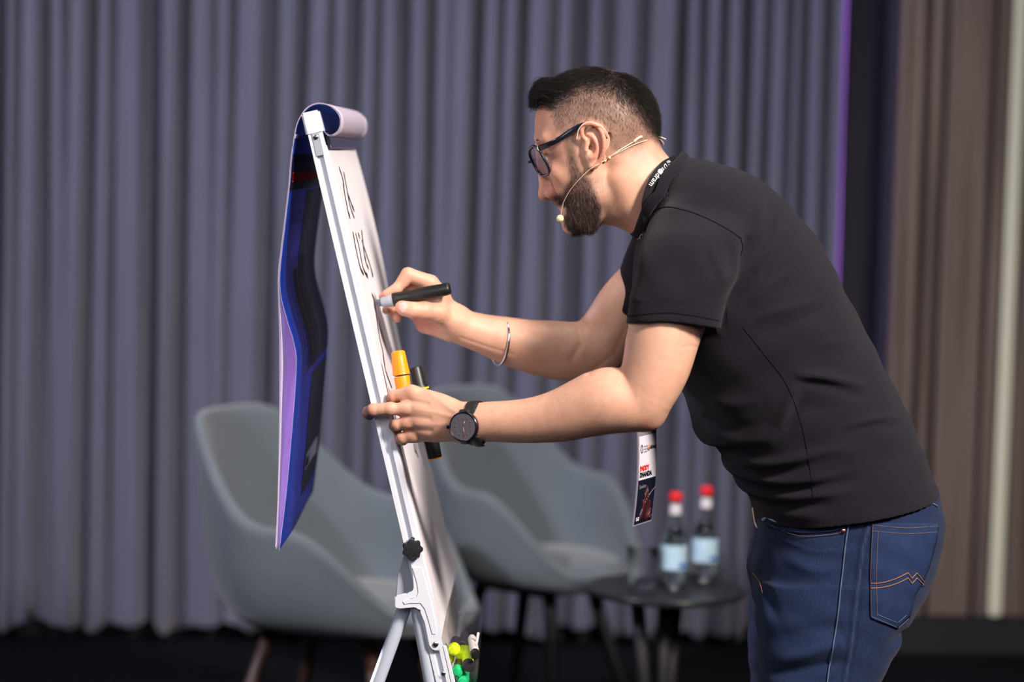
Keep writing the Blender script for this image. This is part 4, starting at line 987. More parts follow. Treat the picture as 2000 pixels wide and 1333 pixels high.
def shellcut(P, d):
    x, y = to_px(P)
    inner = d+.0054
    hem = np.interp(x, [1470, 1560, 1640, 1730, 1830], [1009, 1003, 991, 976, 958])-y        # + above the hem
    NK = [(1380, 262), (1345, 296), (1318, 318), (1299, 338), (1289, 354), (1281, 374), (1268, 389), (1256, 408), (1250, 428), (1247, 440), (1238, 446), (1212, 446)]
    neck = segdist(x, y, NK); neck = np.where(inpoly(x, y, NK+[(1100, 446), (1100, 262)]), -neck, neck)
    d = np.maximum(d, -hem*.0008)
    d = np.maximum(d, -neck*.0008)
    d = np.maximum(d, -np.maximum(inner, (hem-26)*.0008))
    return np.maximum(d, -np.maximum(inner, (neck-22)*.0008))
shirt.append(('f', None, shellcut))
tick('sh prims')
SV, SQ = mesh_sdf(shirt, .0024, cull=1.9); tick('shirt'); SV = relax(SV, SQ, 1, .4)
m_shirt = mat('black cotton', srgb(25, 23, 31), .95, Specular_IOR_Level=.12, bump=(900, .0006), Sheen_Weight=.05, Sheen_Roughness=.5)
sh = link('t_shirt', np_mesh('t_shirt', SV, SQ), m_shirt, person)

# ribbed collar round the neck opening
half = [(x_+8*math.sin(math.pi*i_/10)**.6, y_+4*math.sin(math.pi*i_/10)**.6, z_) for i_, (x_, y_, z_) in enumerate([(1338, 303, 0), (1329, 309, -.030), (1314, 321, -.058), (1299, 337, -.0735), (1288, 355, -.082), (1280, 375, -.0875), (1267, 390, -.0865), (1256, 409, -.078), (1248, 434, -.056), (1242, 456, -.028), (1240, 461, 0)])]
ringp = [W(*q) for q in half]+[W(q[0], q[1], -q[2]) for q in half[-2:0:-1]]
rp = spline([ringp[-1]]+ringp+ringp[:2], 23*6); rp = rp[6:-7] if False else rp
cl_ = spline(ringp+[ringp[0]], 100)[:-1]; cc = np.mean(cl_, 0)
bm = bmesh.new(); tube(bm, cl_, .0090, 8, closed=True, flat=([(Vector(p)-Vector(cc)).normalized() for p in cl_], .34))
from_bm('collar', bm, m_shirt, sh)

# ================================================================== jeans
JF = [([(1500, 1130), (1580, 1160), (1640, 1150)], 14, .0), ([(1490, 1255), (1560, 1230), (1625, 1210)], 11, .006), ([(1484, 1285), (1560, 1262), (1630, 1245)], 10, -.006),
      ([(1488, 1318), (1560, 1322), (1625, 1318)], 9, -.006), ([(1488, 1300), (1560, 1300), (1630, 1290)], 9, .004), ([(1762, 1252), (1735, 1290), (1712, 1333)], 10, .005), ([(1770, 1215), (1730, 1212), (1700, 1230)], 9, -.005),
      ([(1500, 1210), (1560, 1190), (1620, 1180)], 12, -.003), ([(1510, 1060), (1560, 1078), (1620, 1070)], 10, .003), ([(1690, 1330), (1720, 1290), (1735, 1260)], 10, -.004),
      ([(1500, 1360), (1570, 1350), (1640, 1360)], 10, .004), ([(1490, 1060), (1478, 1110), (1486, 1150)], 8, -.0025), ([(1470, 1100), (1490, 1150), (1498, 1180)], 8, -.003)]
def jf(P, d):
    x, y = to_px(P); k = np.zeros(len(P)); side = np.clip(.5-P[:, 1]/.05, .0, 1)
    for pl, w, a in JF: k += foldval(x, y, pl, w*1.15, a*1.5)
    seam = segdist(x, y, [(1668, 990), (1655, 1040), (1645, 1120), (1634, 1220), (1622, 1290), (1610, 1400), (1600, 1700), (1590, 2000)])
    pk = segdist(x, y, [(1494, 1010), (1502, 1028), (1560, 1046), (1625, 1044), (1652, 1036)])
    k += .0016*np.exp(-(seam/4)**2)-.0022*np.exp(-((seam)/1.2)**2)*0
    k += .0018*np.exp(-((pk-0)/3)**2)
    wob = .0014*np.sin(P[:, 0]*50+P[:, 2]*70)*np.sin(P[:, 2]*55+P[:, 1]*40)
    return d-k*side-wob
jeans = []
JT = [(1478, 985, 1826, 948, 0, .170), (1474, 1015, 1834, 985, 0, .176), (1474, 1040, 1839, 1025, 0, .180), (1466, 1075, 1832, 1065, 0, .182), (1461, 1105, 1820, 1108, 0, .183), (1466, 1140, 1805, 1145, 0, .182), (1474, 1175, 1782, 1185, 0, .178), (1490, 1200, 1760, 1215, 0, .165)]
jeans.append(('u', .01, sweep(JT, 2.5)))
NL = [(1480, 1130, 1798, 1135, -.09, .092), (1474, 1200, 1778, 1200, -.092, .093), (1480, 1250, 1764, 1245, -.092, .092), (1482, 1333, 1722, 1333, -.094, .088), (1484, 1450, 1690, 1440, -.098, .080), (1495, 1600, 1665, 1600, -.10, .070), (1500, 1750, 1655, 1750, -.105, .066), (1510, 1900, 1645, 1900, -.11, .062), (1520, 2050, 1640, 2050, -.112, .060), (1522, 2100, 1640, 2100, -.112, .060)]
FLg = [(1468, 1130, 1790, 1135, .09, .090), (1462, 1200, 1770, 1200, .092, .091), (1461, 1280, 1735, 1270, .094, .090), (1466, 1333, 1705, 1333, .096, .086), (1440, 1450, 1650, 1450, .10, .078), (1415, 1600, 1590, 1600, .105, .07), (1390, 1750, 1550, 1750, .11, .064), (1375, 1900, 1510, 1900, .115, .060), (1365, 2040, 1490, 2040, .115, .060), (1362, 2080, 1488, 2080, .115, .060)]
jeans.append(('u', .012, sweep(NL, 2.2))); jeans.append(('u', .012, sweep(FLg, 2.2)))
jeans.append(('f', None, jf))
def jcut(P, d):
    x, y = to_px(P); top = y-np.interp(x, [1470, 1560, 1640, 1740, 1835], [1000, 985, 972, 960, 946])
    d = np.maximum(d, -top*.0008); inner = d+.004
    return np.maximum(d, -np.maximum(inner, (top-14)*.0008))
jeans.append(('f', None, jcut))
JV, JQ = mesh_sdf(jeans, .0034, cull=1.8); JV = relax(JV, JQ, 1, .4)
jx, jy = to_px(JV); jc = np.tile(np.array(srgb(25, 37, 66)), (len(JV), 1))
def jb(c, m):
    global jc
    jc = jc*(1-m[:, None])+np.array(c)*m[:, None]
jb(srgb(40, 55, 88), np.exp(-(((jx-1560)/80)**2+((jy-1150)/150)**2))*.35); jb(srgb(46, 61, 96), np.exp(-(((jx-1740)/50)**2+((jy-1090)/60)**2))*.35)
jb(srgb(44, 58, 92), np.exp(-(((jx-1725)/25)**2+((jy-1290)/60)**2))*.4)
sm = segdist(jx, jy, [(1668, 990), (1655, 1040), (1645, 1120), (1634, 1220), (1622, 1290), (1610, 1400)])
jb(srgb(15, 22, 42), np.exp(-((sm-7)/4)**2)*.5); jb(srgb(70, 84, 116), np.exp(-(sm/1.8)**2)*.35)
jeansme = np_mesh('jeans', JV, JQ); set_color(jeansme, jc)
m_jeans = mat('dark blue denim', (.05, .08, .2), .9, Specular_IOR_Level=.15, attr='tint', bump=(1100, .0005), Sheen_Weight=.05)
# denim twill: fine streaks
nt = m_jeans.node_tree; b = nt.nodes['Principled BSDF']; tc = nt.nodes.new('ShaderNodeTexCoord'); mp = nt.nodes.new('ShaderNodeMapping'); mp.inputs['Scale'].default_value = (900, 900, 60)
nz = nt.nodes.new('ShaderNodeTexNoise'); nz.inputs['Scale'].default_value = 1; nz.inputs['Detail'].default_value = 2
nt.links.new(tc.outputs['Object'], mp.inputs[0]); nt.links.new(mp.outputs[0], nz.inputs['Vector'])
mr = nt.nodes.new('ShaderNodeMapRange'); mr.inputs[1].default_value = .3; mr.inputs[2].default_value = .7; mr.inputs[3].default_value = .7; mr.inputs[4].default_value = 1.3; nt.links.new(nz.outputs['Fac'], mr.inputs[0])
vm = nt.nodes.new('ShaderNodeVectorMath'); vm.operation = 'MULTIPLY'; at = [n for n in nt.nodes if n.type == 'ATTRIBUTE'][0]
nt.links.new(at.outputs['Color'], vm.inputs[0]); nt.links.new(mr.outputs[0], vm.inputs[1]); nt.links.new(vm.outputs[0], b.inputs['Base Color'])
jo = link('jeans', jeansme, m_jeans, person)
tick('jeans')
print('COUNTS', len(V), len(SV), len(JV))
if 0:
    for a_, b_ in ((V, Q), (SV, SQ), (JV, JQ)): print('ISL', len(a_)-len(drop_islands(a_, b_)[0]))
# ================================================================== things worn and held
def bvh_of(V, Q, mask=None):
    if mask is not None:
        kq = mask[Q].all(1); Q = Q[kq]; used = np.unique(Q); mp = np.zeros(len(V), int); mp[used] = np.arange(len(used)); V = V[used]; Q = mp[Q]
    return BVHTree.FromPolygons(V.tolist(), Q.tolist())
bh = bvh_of(V, Q, (x0 < 1345) & (y0 < 480) & (V[:, 1] < .02)); bj = bvh_of(JV, JQ, (JV[:, 1] < .03) & (JV[:, 2] > .5)); bs_ = bvh_of(SV, SQ, (JV[:0].sum() == 0) & (SV[:, 1] < .05))
def hit(b, px, py, off=.0015, ydef=0.0):
    d = Vector(ray(px, py)).normalized(); h = b.ray_cast(Vector(CAM), d)
    if h[0] is None: return Vector(W(px, py, ydef)), Vector((0, -1, 0))
    n = h[1] if h[1].dot(d) < 0 else -h[1]
    return h[0]+n*off, n
# ---- seams, pockets and stitching of the jeans
m_stitch = mat('rust stitching thread', srgb(140, 98, 72), .9); m_stitchb = mat('pale blue seam', srgb(84, 96, 124), .9); m_stitchd = mat('brown stitching thread', srgb(104, 82, 76), .9)
def line(b, pts, r, name, mm, parent, off=.0012, n=40, seg=6, tapered=False):
    sp = spline(pts, n); bm = bmesh.new(); tube(bm, [hit(b, x, y, off)[0] for x, y in sp], r, seg); return from_bm(name, bm, mm, parent)
POCK = [(1702, 1021), (1832, 1024), (1828, 1056), (1815, 1104), (1801, 1138), (1786, 1163), (1776, 1204), (1770, 1211), (1751, 1228), (1699, 1208)]
bm = bmesh.new(); gx = np.linspace(1690, 1845, 44); gy = np.linspace(1010, 1240, 60); cl = {}
pol = [(a, b_) for a, b_ in POCK]
def cell(i, j):
    if (i, j) not in cl:
        p, n_ = hit(bj, gx[i], gy[j], .0024); cl[(i, j)] = bm.verts.new(p)
    return cl[(i, j)]
for i in range(43):
    for j in range(59):
        cx, cy = (gx[i]+gx[i+1])/2, (gy[j]+gy[j+1])/2
        if inpoly(np.array([cx]), np.array([cy]), pol)[0]: bm.faces.new((cell(i, j), cell(i+1, j), cell(i+1, j+1), cell(i, j+1)))
for v in bm.verts:   # straighten the stair-stepped outline onto the pocket's edge
    if v.is_boundary:
        px_, py_ = pxy(np.array([v.co]))
        best = None
        for k in range(len(pol)):
            a = np.array(pol[k], float); b_ = np.array(pol[(k+1) % len(pol)], float); t = np.clip(((px_[0]-a[0])*(b_-a)[0]+(py_[0]-a[1])*(b_-a)[1])/((b_-a)@(b_-a)), 0, 1); q = a+(b_-a)*t; dd = math.hypot(q[0]-px_[0], q[1]-py_[0])
            if best is None or dd < best[0]: best = (dd, q)
        v.co = hit(bj, best[1][0], best[1][1], .0024)[0]
bmesh.ops.recalc_face_normals(bm, faces=bm.faces)
me = bpy.data.meshes.new('back_pocket'); bm.to_mesh(me); bm.free()
m_jp = mat('pocket denim', srgb(33, 47, 80), .9, Specular_IOR_Level=.15, noise=(60, .12), bump=(1100, .0005))
bp = link('back_pocket', me, m_jp, jo); md = bp.modifiers.new('thick', 'SOLIDIFY'); md.thickness = .0016; md.offset = -1
def off_line(pts, dx, dy): return [(x+dx, y+dy) for x, y in pts]
for pts in ([(1703, 1026), (1765, 1032), (1830, 1029)], [(1703, 1038), (1765, 1043), (1828, 1040)], [(1704, 1022), (1700, 1120), (1701, 1205)], [(1714, 1040), (1711, 1120), (1712, 1204)], [(1701, 1205), (1750, 1225)], [(1712, 1200), (1750, 1216)], [(1752, 1226), (1772, 1208)], [(1752, 1215), (1768, 1201)]):
    line(bj, pts, .0005, 'stitching', m_stitchb if pts[0][0] < 1702 or len(pts) == 2 else m_stitchd, bp, .0030)
for dy in (0, 10):
    line(bj, [(1700, 1140+dy), (1722, 1138+dy), (1748, 1130+dy), (1771, 1119+dy)], .0008, 'stitching', m_stitch, bp, .0034)
    for a, b_ in (((1771, 1119+dy), (1778, 1130+dy)), ((1778, 1130+dy), (1788, 1119+dy)), ((1788, 1119+dy), (1802, 1137+dy*.7))): line(bj, [a, b_], .0008, 'stitching', m_stitch, bp, .0034, n=6)
line(bj, [(1667, 998), (1655, 1040), (1645, 1120), (1634, 1220), (1622, 1290), (1614, 1345)], .0011, 'side_seam', m_stitchb, jo, .0022, 60)
line(bj, [(1494, 1010), (1502, 1028), (1560, 1040), (1620, 1038), (1650, 1030)], .0016, 'pocket_edge', m_jp, jo, .0018, 40)
line(bj, [(1500, 1024), (1560, 1047), (1622, 1045), (1652, 1038)], .0005, 'stitching', m_stitchd, jo, .0024, 40)
line(bj, [(1472, 1120), (1484, 1138), (1490, 1160)], .0007, 'stitching', m_stitch, jo, .0012, 12)
line(bj, [(1770, 972), (1800, 974), (1830, 990)], .0011, 'waistband_edge', m_stitchb, jo, .0014, 20)
p, n_ = hit(bj, 1647, 1037, .0022); bm = bmesh.new(); lathe(bm, [(0, .0042), (.001, .004), (.0018, .0022), (.002, .0)], p, n_, 20); o = from_bm('rivet', bm, mat('copper rivet', srgb(214, 150, 130), .3, 1.0), jo)
bm = bmesh.new(); pts = [hit(bj, x, y, .002)[0] for x, y in [(1494, 1016), (1504, 1012), (1516, 1016), (1528, 1022)]]
tube(bm, pts, [.006, .0075, .007, .004], 10, flat=([(0, -.3, 1)]*4, .55)); tag(from_bm('folded_paper', bm, mat('pale blue paper', srgb(120, 158, 198), .7, bump=(90, .003))), 'crumpled pale blue paper peeking out of the front jeans pocket', 'paper')

# ---- seams of the shirt
m_seam = mat('black thread', srgb(8, 8, 10), .95, Specular_IOR_Level=.1)
for pts, r in (([(1258, 432), (1275, 414), (1302, 405), (1340, 412), (1380, 427), (1420, 448), (1447, 466)], .0011), ([(1226, 618), (1300, 612), (1350, 617), (1404, 627)], .0007), ([(1446, 468), (1450, 482), (1446, 500)], .0010), ([(1450, 640), (1490, 690), (1535, 750), (1565, 830), (1582, 920), (1588, 985)], .0006)):
    line(bs_, pts, r, 'seam', m_seam, sh, .0002, 60)
# ---- shoes (below the picture)
m_shoe = mat('black leather', srgb(30, 28, 30), .4); m_sole = mat('white sole', srgb(200, 200, 200), .6)
for cx, yc in ((1578, -.112), (1425, .115)):
    c = W(cx, 2100, yc); c[2] = 0; bm = bmesh.new(); rows = []
    for z, g in ((.0, 1.0), (.025, 1.0)): rows.append([bm.verts.new((c[0]-.07+.145*math.cos(a)*g, yc+(.050-.008*math.cos(a))*math.sin(a)*g, z)) for a in np.linspace(0, 2*math.pi, 33)[:-1]])
    for k in range(32): bm.faces.new((rows[0][k], rows[0][(k+1) % 32], rows[1][(k+1) % 32], rows[1][k]))
    bm.faces.new(rows[0][::-1]); bm.faces.new(rows[1]); shn = 'shoe'
    shoe_ops = [('u', .02, rc((c[0]+.03, yc, .05), (c[0]-.01, yc, .06), .038, .036)), ('u', .03, rc((c[0]-.04, yc, .045), (c[0]-.165, yc, .030), .040, .030)), ('u', .02, rc((c[0]+.01, yc, .06), (c[0]+.012, yc, .11), .036, .040)),
                ('f', None, lambda P, d: np.maximum(d, .012-P[:, 2]))]
    sv, sq = mesh_sdf(shoe_ops, .006, cull=3); so = link('shoe', np_mesh('shoe', sv, sq), m_shoe, person); from_bm('sole', bm, m_sole, so, angle=40)

# ---- glasses
m_frame = mat('blue-black acetate', srgb(22, 26, 38), .22); m_lens = clear_mat('smoky lens glass', (.84, .78, .83), .05, .03, .2)
gl = empty('glasses', W(1048, 320), 'dark blue-black framed glasses on the man\'s face', 'glasses')
gu = (W(1040, 296)-W(1069, 349)); gu /= np.linalg.norm(gu)        # up along the lens plane
for s in (-1, 1):
    # lens frame of axes: origin at bridge side, e1 outward and swept back, gu up
    yaw = math.radians(23); back = np.cross([0, 1, 0], gu); back = back if back[0] > 0 else -back
    e1 = np.array([0, s, 0])*math.cos(yaw)+back*math.sin(yaw)
    cen_ = W(1038, 323, 0)+e1*.034
    def lp(a, sc_=1.0, off=0.0):
        x_ = .0245*np.sign(math.cos(a))*abs(math.cos(a))**.6; z_ = .0255*np.sign(math.sin(a))*abs(math.sin(a))**.7
        z_ += .0025*(1 if z_ > 0 else -.5)*(x_/.0245)
        return cen_+e1*x_*sc_+gu*z_*sc_-np.cross(e1, gu)*off
    ring = [lp(2*math.pi*k/48) for k in range(48)]
    bm = bmesh.new(); tube(bm, ring, .0024, 8, closed=True); fo = from_bm('rim', bm, m_frame, gl)
    bm = bmesh.new(); f_ = [bm.verts.new(lp(2*math.pi*k/48, .97)) for k in range(48)]; bm.faces.new(f_); b2 = [bm.verts.new(lp(2*math.pi*k/48, .97, .0012)) for k in range(48)]; bm.faces.new(b2[::-1])
    for k in range(48): bm.faces.new((f_[k], b2[k], b2[(k+1) % 48], f_[(k+1) % 48]))
    from_bm('lens', bm, m_lens, gl, smooth=False)
    hin = cen_+e1*.0275+gu*.0185
    bm = bmesh.new(); tube(bm, [cen_+e1*.019+gu*.0185, hin+e1*.002], [.0030, .0048], 8); from_bm('end_piece', bm, m_frame, gl, angle=40)
    yt = s*.0805
    path = spline([hin+e1*.002, W(1085, 276, s*.079), W(1120, 253, s*.081), W(1140, 243.5, s*.0845), W(1156, 243, s*.083), W(1172, 255, s*.0815), W(1184, 272, s*.081)], 40)
    rd = np.interp(np.linspace(0, 1, 40), [0, .1, .6, .8, 1], [.0048, .0044, .0034, .0030, .0032])
    bm = bmesh.new(); tube(bm, path, rd, 10, flat=([(0, 1, 0)]*40, .45)); tp = from_bm('temple', bm, m_frame, gl)
    bm = bmesh.new(); q = hin+(W(1085, 276, s*.079)-hin)*.22+np.array([0, s*.0022, 0]); q2 = hin+(W(1085, 276, s*.079)-hin)*.34+np.array([0, s*.0022, 0]); tube(bm, [q, q2], .0011, 6); from_bm('hinge_mark', bm, m_screw, tp)
br = [W(1038, 323)+np.array([0, s_*.0095, 0])+gu*.006+(np.array([-.0015, 0, 0]) if s_ == 0 else 0) for s_ in (-1, -.5, 0, .5, 1)]
bm = bmesh.new(); tube(bm, br, .0022, 8); from_bm('bridge', bm, m_frame, gl)

# ---- headset microphone
m_cream = mat('cream cable', srgb(236, 206, 180), .5); m_foam = mat('pale yellow foam', srgb(226, 216, 160), .9, bump=(700, .0006))
hs = empty('headset_microphone', W(1182, 313, -.08), 'thin cream ear-worn headset microphone with a foam ball near the mouth', 'microphone')
def wire(pts, r, name='cable', parent=hs, ydef=-.03, off=.0022, n=40):
    P_ = [np.array(hit(bh, x, y, off, ydef)[0]) if len(q) == 2 else W(*q) for q in pts for x, y in [q[:2]]]
    sp = spline(P_, n); bm = bmesh.new(); tube(bm, sp, r, 8); return from_bm(name, bm, m_cream, parent)
wire([(1126, 273, -.090), (1128, 261, -.092), (1132, 250, -.094), (1141, 241.5, -.096), (1152, 238.5, -.097), (1162, 241.5, -.0985), (1172, 245, -.097), (1183, 256, -.092), (1190, 271, -.089), (1187.5, 285, -.088), (1181, 297, -.087), (1182, 313, -.084)], .00075, 'ear_hook')
wire([(1182, 313, -.084), (1168, 321, -.089), (1150, 333, -.087), (1130, 352, -.080), (1112, 374, -.066), (1101, 395, -.052), (1096.5, 412, -.043), (1096, 421, -.040)], .00055, 'boom')
bm = bmesh.new(); bmesh.ops.create_uvsphere(bm, u_segments=20, v_segments=14, radius=.0062, matrix=Matrix.Translation(W(1094, 427, -.039))); o = from_bm('foam_ball', bm, m_foam, hs)
for q in ((1181, 313), (1190.5, 307)):
    bm = bmesh.new(); bmesh.ops.create_uvsphere(bm, u_segments=12, v_segments=8, radius=.0026, matrix=Matrix.Translation(hit(bh, *q, .0025)[0])); from_bm('bead', bm, m_cream, hs)
wire([(1181, 313), (1190, 307), (1205, 296), (1222, 285), (1237, 276)], .0010)
wire([(1237, 276), (1244, 270), (1252, 266)], .0022, 'sleeve')
wire([(1252, 266, -.045), (1262, 263.5, -.035), (1275, 264.5, -.018), (1290, 268, .0), (1300, 272, .012)], .0011)
wire([(1190, 307), (1210, 296), (1232, 284.5), (1255, 275.5), (1274, 271, -.030), (1288, 272, -.008), (1296, 280, .004), (1295, 285, .01)], .0007)
wire([(1470, 992, -.02), (1472, 1008, -.02), (1476, 1026, -.02), (1487, 1042, -.03)], .0013)

# ---- watch on the near wrist
m_strap = mat('black leather strap', srgb(18, 17, 20), .55, bump=(400, .0005)); m_case = mat('gunmetal case', srgb(70, 62, 74), .22, .9); m_dial = mat('charcoal dial', srgb(84, 80, 90), .5)
m_rose = mat('rose gold', srgb(214, 150, 140), .35, .6); m_roseD = mat('dull red index', srgb(120, 60, 64), .5)
wt = empty('wristwatch', W(921, 826, -.20), 'round black wristwatch with charcoal dial and rose hands on the near wrist', 'watch')
fa = W(1000, 824, -.188)-W(905, 828, -.166); fa /= np.linalg.norm(fa)
upv = np.cross(fa, [0, 1, 0]); upv /= np.linalg.norm(upv); upv = upv if upv[2] > 0 else -upv; dv_ = np.cross(fa, upv); dv_ = dv_ if dv_[1] < 0 else -dv_
wc = W(929, 827, -.170)
ang = math.radians(8)
pts = [wc+upv*.0345*math.cos(a)+dv_*.0315*math.sin(a) for a in [2*math.pi*k/64 for k in range(64)]]
bm = bmesh.new(); tube(bm, pts, .0105, 10, closed=True, flat=([Vector(np.array(p)-wc).normalized() for p in pts], .14)); sp_ = from_bm('strap', bm, m_strap, wt)
bm = bmesh.new(); q = [wc+upv*.0345*math.cos(a)*1.06+dv_*.0315*math.sin(a)*1.08 for a in np.linspace(math.radians(118), math.radians(172), 8)]
tube(bm, [p+fa*.006 for p in q], .0085, 8, flat=([Vector(np.array(p)-wc).normalized() for p in q], .2)); from_bm('strap_end', bm, m_strap, sp_)
wn = dv_+upv*.10-fa*.10; wn /= np.linalg.norm(wn); w0 = wc+dv_*.0305+(W(919, 829, -.2)-W(929, 827, -.2)); wu = upv-wn*(upv@wn); wu /= np.linalg.norm(wu); wr_ = np.cross(wn, wu); wr_ = wr_ if wr_[0] > 0 else -wr_
bm = bmesh.new(); lathe(bm, [(-.002, .020), (0, .0240), (.005, .0248), (.0078, .0240), (.0085, .0226), (.0078, .0213)], w0, wn, 56, cap=False); from_bm('case', bm, m_case, wt, angle=50)
bm = bmesh.new(); lathe(bm, [(.0010, .0), (.0011, .0220), (.0074, .0220), (.0075, 0)], w0, wn, 48); dl = from_bm('dial', bm, m_dial, wt, angle=30)
def hand(a, l0, l1, w_, mm, nm, off):
    d = wu*math.cos(a)+wr_*math.sin(a); bm = bmesh.new(); tube(bm, [w0+wn*off+d*l0, w0+wn*off+d*l1], w_, 6, flat=([wn, wn], .3)); from_bm(nm, bm, mm, dl)
hand(math.radians(18), 0, .0095, .0005, m_rose, 'hand', .0080); hand(math.radians(172), 0, .0140, .0005, m_rose, 'hand', .0083)
for k in range(12): hand(math.radians(30*k), .0130 if k % 3 else .011, .0160, .00045, m_roseD, 'hour_mark', .0078)
bm = bmesh.new(); lathe(bm, [(0, .0030), (.005, .0034), (.0055, .003)], w0+wn*.003-wr_*.0240, -wr_, 16); from_bm('crown', bm, m_case, wt, angle=40)
for s in (-1, 1):
    bm = bmesh.new(); tube(bm, [w0+wn*.002+wu*s*.018, w0-wn*.003+wu*s*.026], [.0095, .0105], 8, flat=([wn, wn], .35)); from_bm('lug', bm, m_case if False else m_strap, wt)
# ---- bangle on the far wrist
bn = np.array([-.93, -.34, .10]); bn /= np.linalg.norm(bn); bc = W(977, 668, .150); e1 = np.cross(bn, [0, 1, 0]); e1 /= np.linalg.norm(e1); e2 = np.cross(bn, e1)
pts = [bc+e1*.0405*math.cos(a)+e2*.0415*math.sin(a) for a in [2*math.pi*k/72 for k in range(72)]]
bm = bmesh.new(); tube(bm, pts, .0025, 10, closed=True); o = from_bm('bangle', bm, mat('polished silver', srgb(206, 202, 206), .18, 1.0)); tag(o, 'thin polished silver bangle round the far forearm', 'bracelet')

# ---- lanyard and badge
m_lan = mat('black lanyard ribbon', srgb(16, 16, 20), .7, Specular_IOR_Level=.2); m_white = mat('white print', srgb(222, 220, 228), .6)
LAN = [(1322, 312, .0), (1313, 317, -.036), (1298, 326, -.060), (1285, 342, -.0715), (1275, 360, -.0765), (1268, 380, -.0785), (1264, 400, -.0770), (1266, 430, -.070), (1272, 470, -.058), (1278, 520, -.048), (1278, 580, -.045), (1270, 700, -.045), (1262, 832, -.045)]
la = empty('lanyard', W(1280, 350, -.07), 'black printed lanyard round the neck, tucked beside the shirt collar', 'lanyard')
spl = spline([W(*q) for q in LAN], 110); nrm_ = []
for p in spl:
    n_ = np.array([p[0]-W(1272, 400, 0)[0], p[1]*1.0, 0]); nrm_.append(Vector((0.15, -1, .12)) if p[1] < -.05 else Vector((.5, -.9, .5)))
bm = bmesh.new(); tube(bm, spl, .0092, 8, flat=(nrm_, .09)); lr = from_bm('ribbon', bm, m_lan, la, angle=40)
def lan_frame(t):
    k = int(t*109); p = spl[k]; tg = spl[min(k+2, 109)]-spl[max(k-2, 0)]; tg /= np.linalg.norm(tg); n_ = np.array(nrm_[k]); n_ /= np.linalg.norm(n_); n_ = n_-tg*(tg@n_); n_ /= np.linalg.norm(n_); return p, tg, n_, np.cross(n_, tg)
def lan_text(t, s_, size, flip=1, ox=0, oy=-.0035):
    p, tg, n_, sd = lan_frame(t); up = sd if sd[0] > 0 else -sd
    text('lettering', s_, size, p+n_*.0013+up*oy+tg*ox, tg, up, m_white, lr, .00015, .0)
lan_text(.235, 'idram', .013); lan_text(.185, '\u2261L', .011); lan_text(.155, 'D', .013)
lan_text(.105, 'BDDL', .006, oy=.0005); lan_text(.105, 'YREV', .006, oy=-.0055)
p, tg, n_, sd = lan_frame(.222); bm = bmesh.new(); lathe(bm, [(0, .0045), (.0003, .0045)], p+n_*.0012, n_, 24); from_bm('emblem', bm, m_white, lr)
bm = bmesh.new(); tube(bm, [W(1262, 832, -.045), W(1263, 840, -.045)], .0016, 8); from_bm('hook', bm, m_screw, la)
ba = empty('name_badge', W(1264, 838, -.045), 'tall plastic name badge with white and dark card hanging below the near elbow', 'badge')
al = math.radians(64); bx = np.array([math.cos(al), math.sin(al), 0]); bt0 = W(1264, 838, -.045)
dn = W(1254, 1024, -.045)-bt0; BH = np.linalg.norm(dn); dn /= BH; bN = np.cross(bx, dn); bN = bN if bN[1] < 0 else -bN
def bpt(u, v, off=0.0):      # u in metres across (0 centre), v metres down
    return bt0+bx*u+dn*v+bN*(off+.004*math.sin(v/BH*math.pi)*1.0)
def bpanel(u0, u1, v0, v1, off, th, name, mm, n=12):
    bm = bmesh.new(); fr_ = []; bk_ = []
    for i in range(n+1):
        v = v0+(v1-v0)*i/n; fr_.append([bm.verts.new(bpt(u0, v, off)), bm.verts.new(bpt(u1, v, off))]); bk_.append([bm.verts.new(bpt(u0, v, off-th)), bm.verts.new(bpt(u1, v, off-th))])
    for i in range(n):
        bm.faces.new((fr_[i][0], fr_[i][1], fr_[i+1][1], fr_[i+1][0])); bm.faces.new((bk_[i][0], bk_[i+1][0], bk_[i+1][1], bk_[i][1]))
        for k in (0, 1): bm.faces.new((fr_[i][k], bk_[i][k], bk_[i+1][k], fr_[i+1][k]))
    for r_ in (0, n): bm.faces.new((fr_[r_][0], fr_[r_][1], bk_[r_][1], bk_[r_][0]))
    return from_bm(name, bm, mm, ba, smooth=False)
hwb = .039
bpanel(-hwb, hwb, .0, BH, .0, .0016, 'plastic_sleeve', mat('cloudy plastic', srgb(134, 130, 142), .25))
wh = bpanel(-hwb+.004, hwb-.003, .010, .082, .0009, .0006, 'white_card', mat('white card', srgb(214, 210, 222), .5)); nv_ = bpanel(-hwb+.004, hwb-.003, .082, BH-.003, .0009, .0006, 'dark_card', mat('midnight card', srgb(18, 20, 38), .35))
m_redp = mat('red print', srgb(206, 40, 36), .5); m_blkp = mat('black print', srgb(16, 16, 22), .5); m_pink = mat('salmon print', srgb(226, 150, 132), .5)
def btext(s_, size, u, v, mm, par, bold=0): text('lettering', s_, size, bpt(u, v, .0013), bx, -dn, mm, par, .0001, bold)
btext('PADDY', .0115, -.033, .067, m_redp, wh, .0006); btext('DHANDA', .0115, -.033, .0775, m_blkp, wh, .0006); btext('Speaker', .009, -.032, .096, m_pink if False else mat('grey print', srgb(120, 124, 140), .5), nv_)
btext('idram', .0105, .009, .034, m_blkp, wh, .0002)
for s_, v in (('GLOBAL', .029), ('INNOVATION', .0335), ('FORUM', .038)): btext(s_, .0042, -.018, v, mat('grey lettering', srgb(130, 130, 140), .5), wh)
bm = bmesh.new(); lathe(bm, [(0, .0055), (.0002, .0055)], bpt(.002, .031, .0012), bN, 20); from_bm('emblem', bm, m_pink, wh)
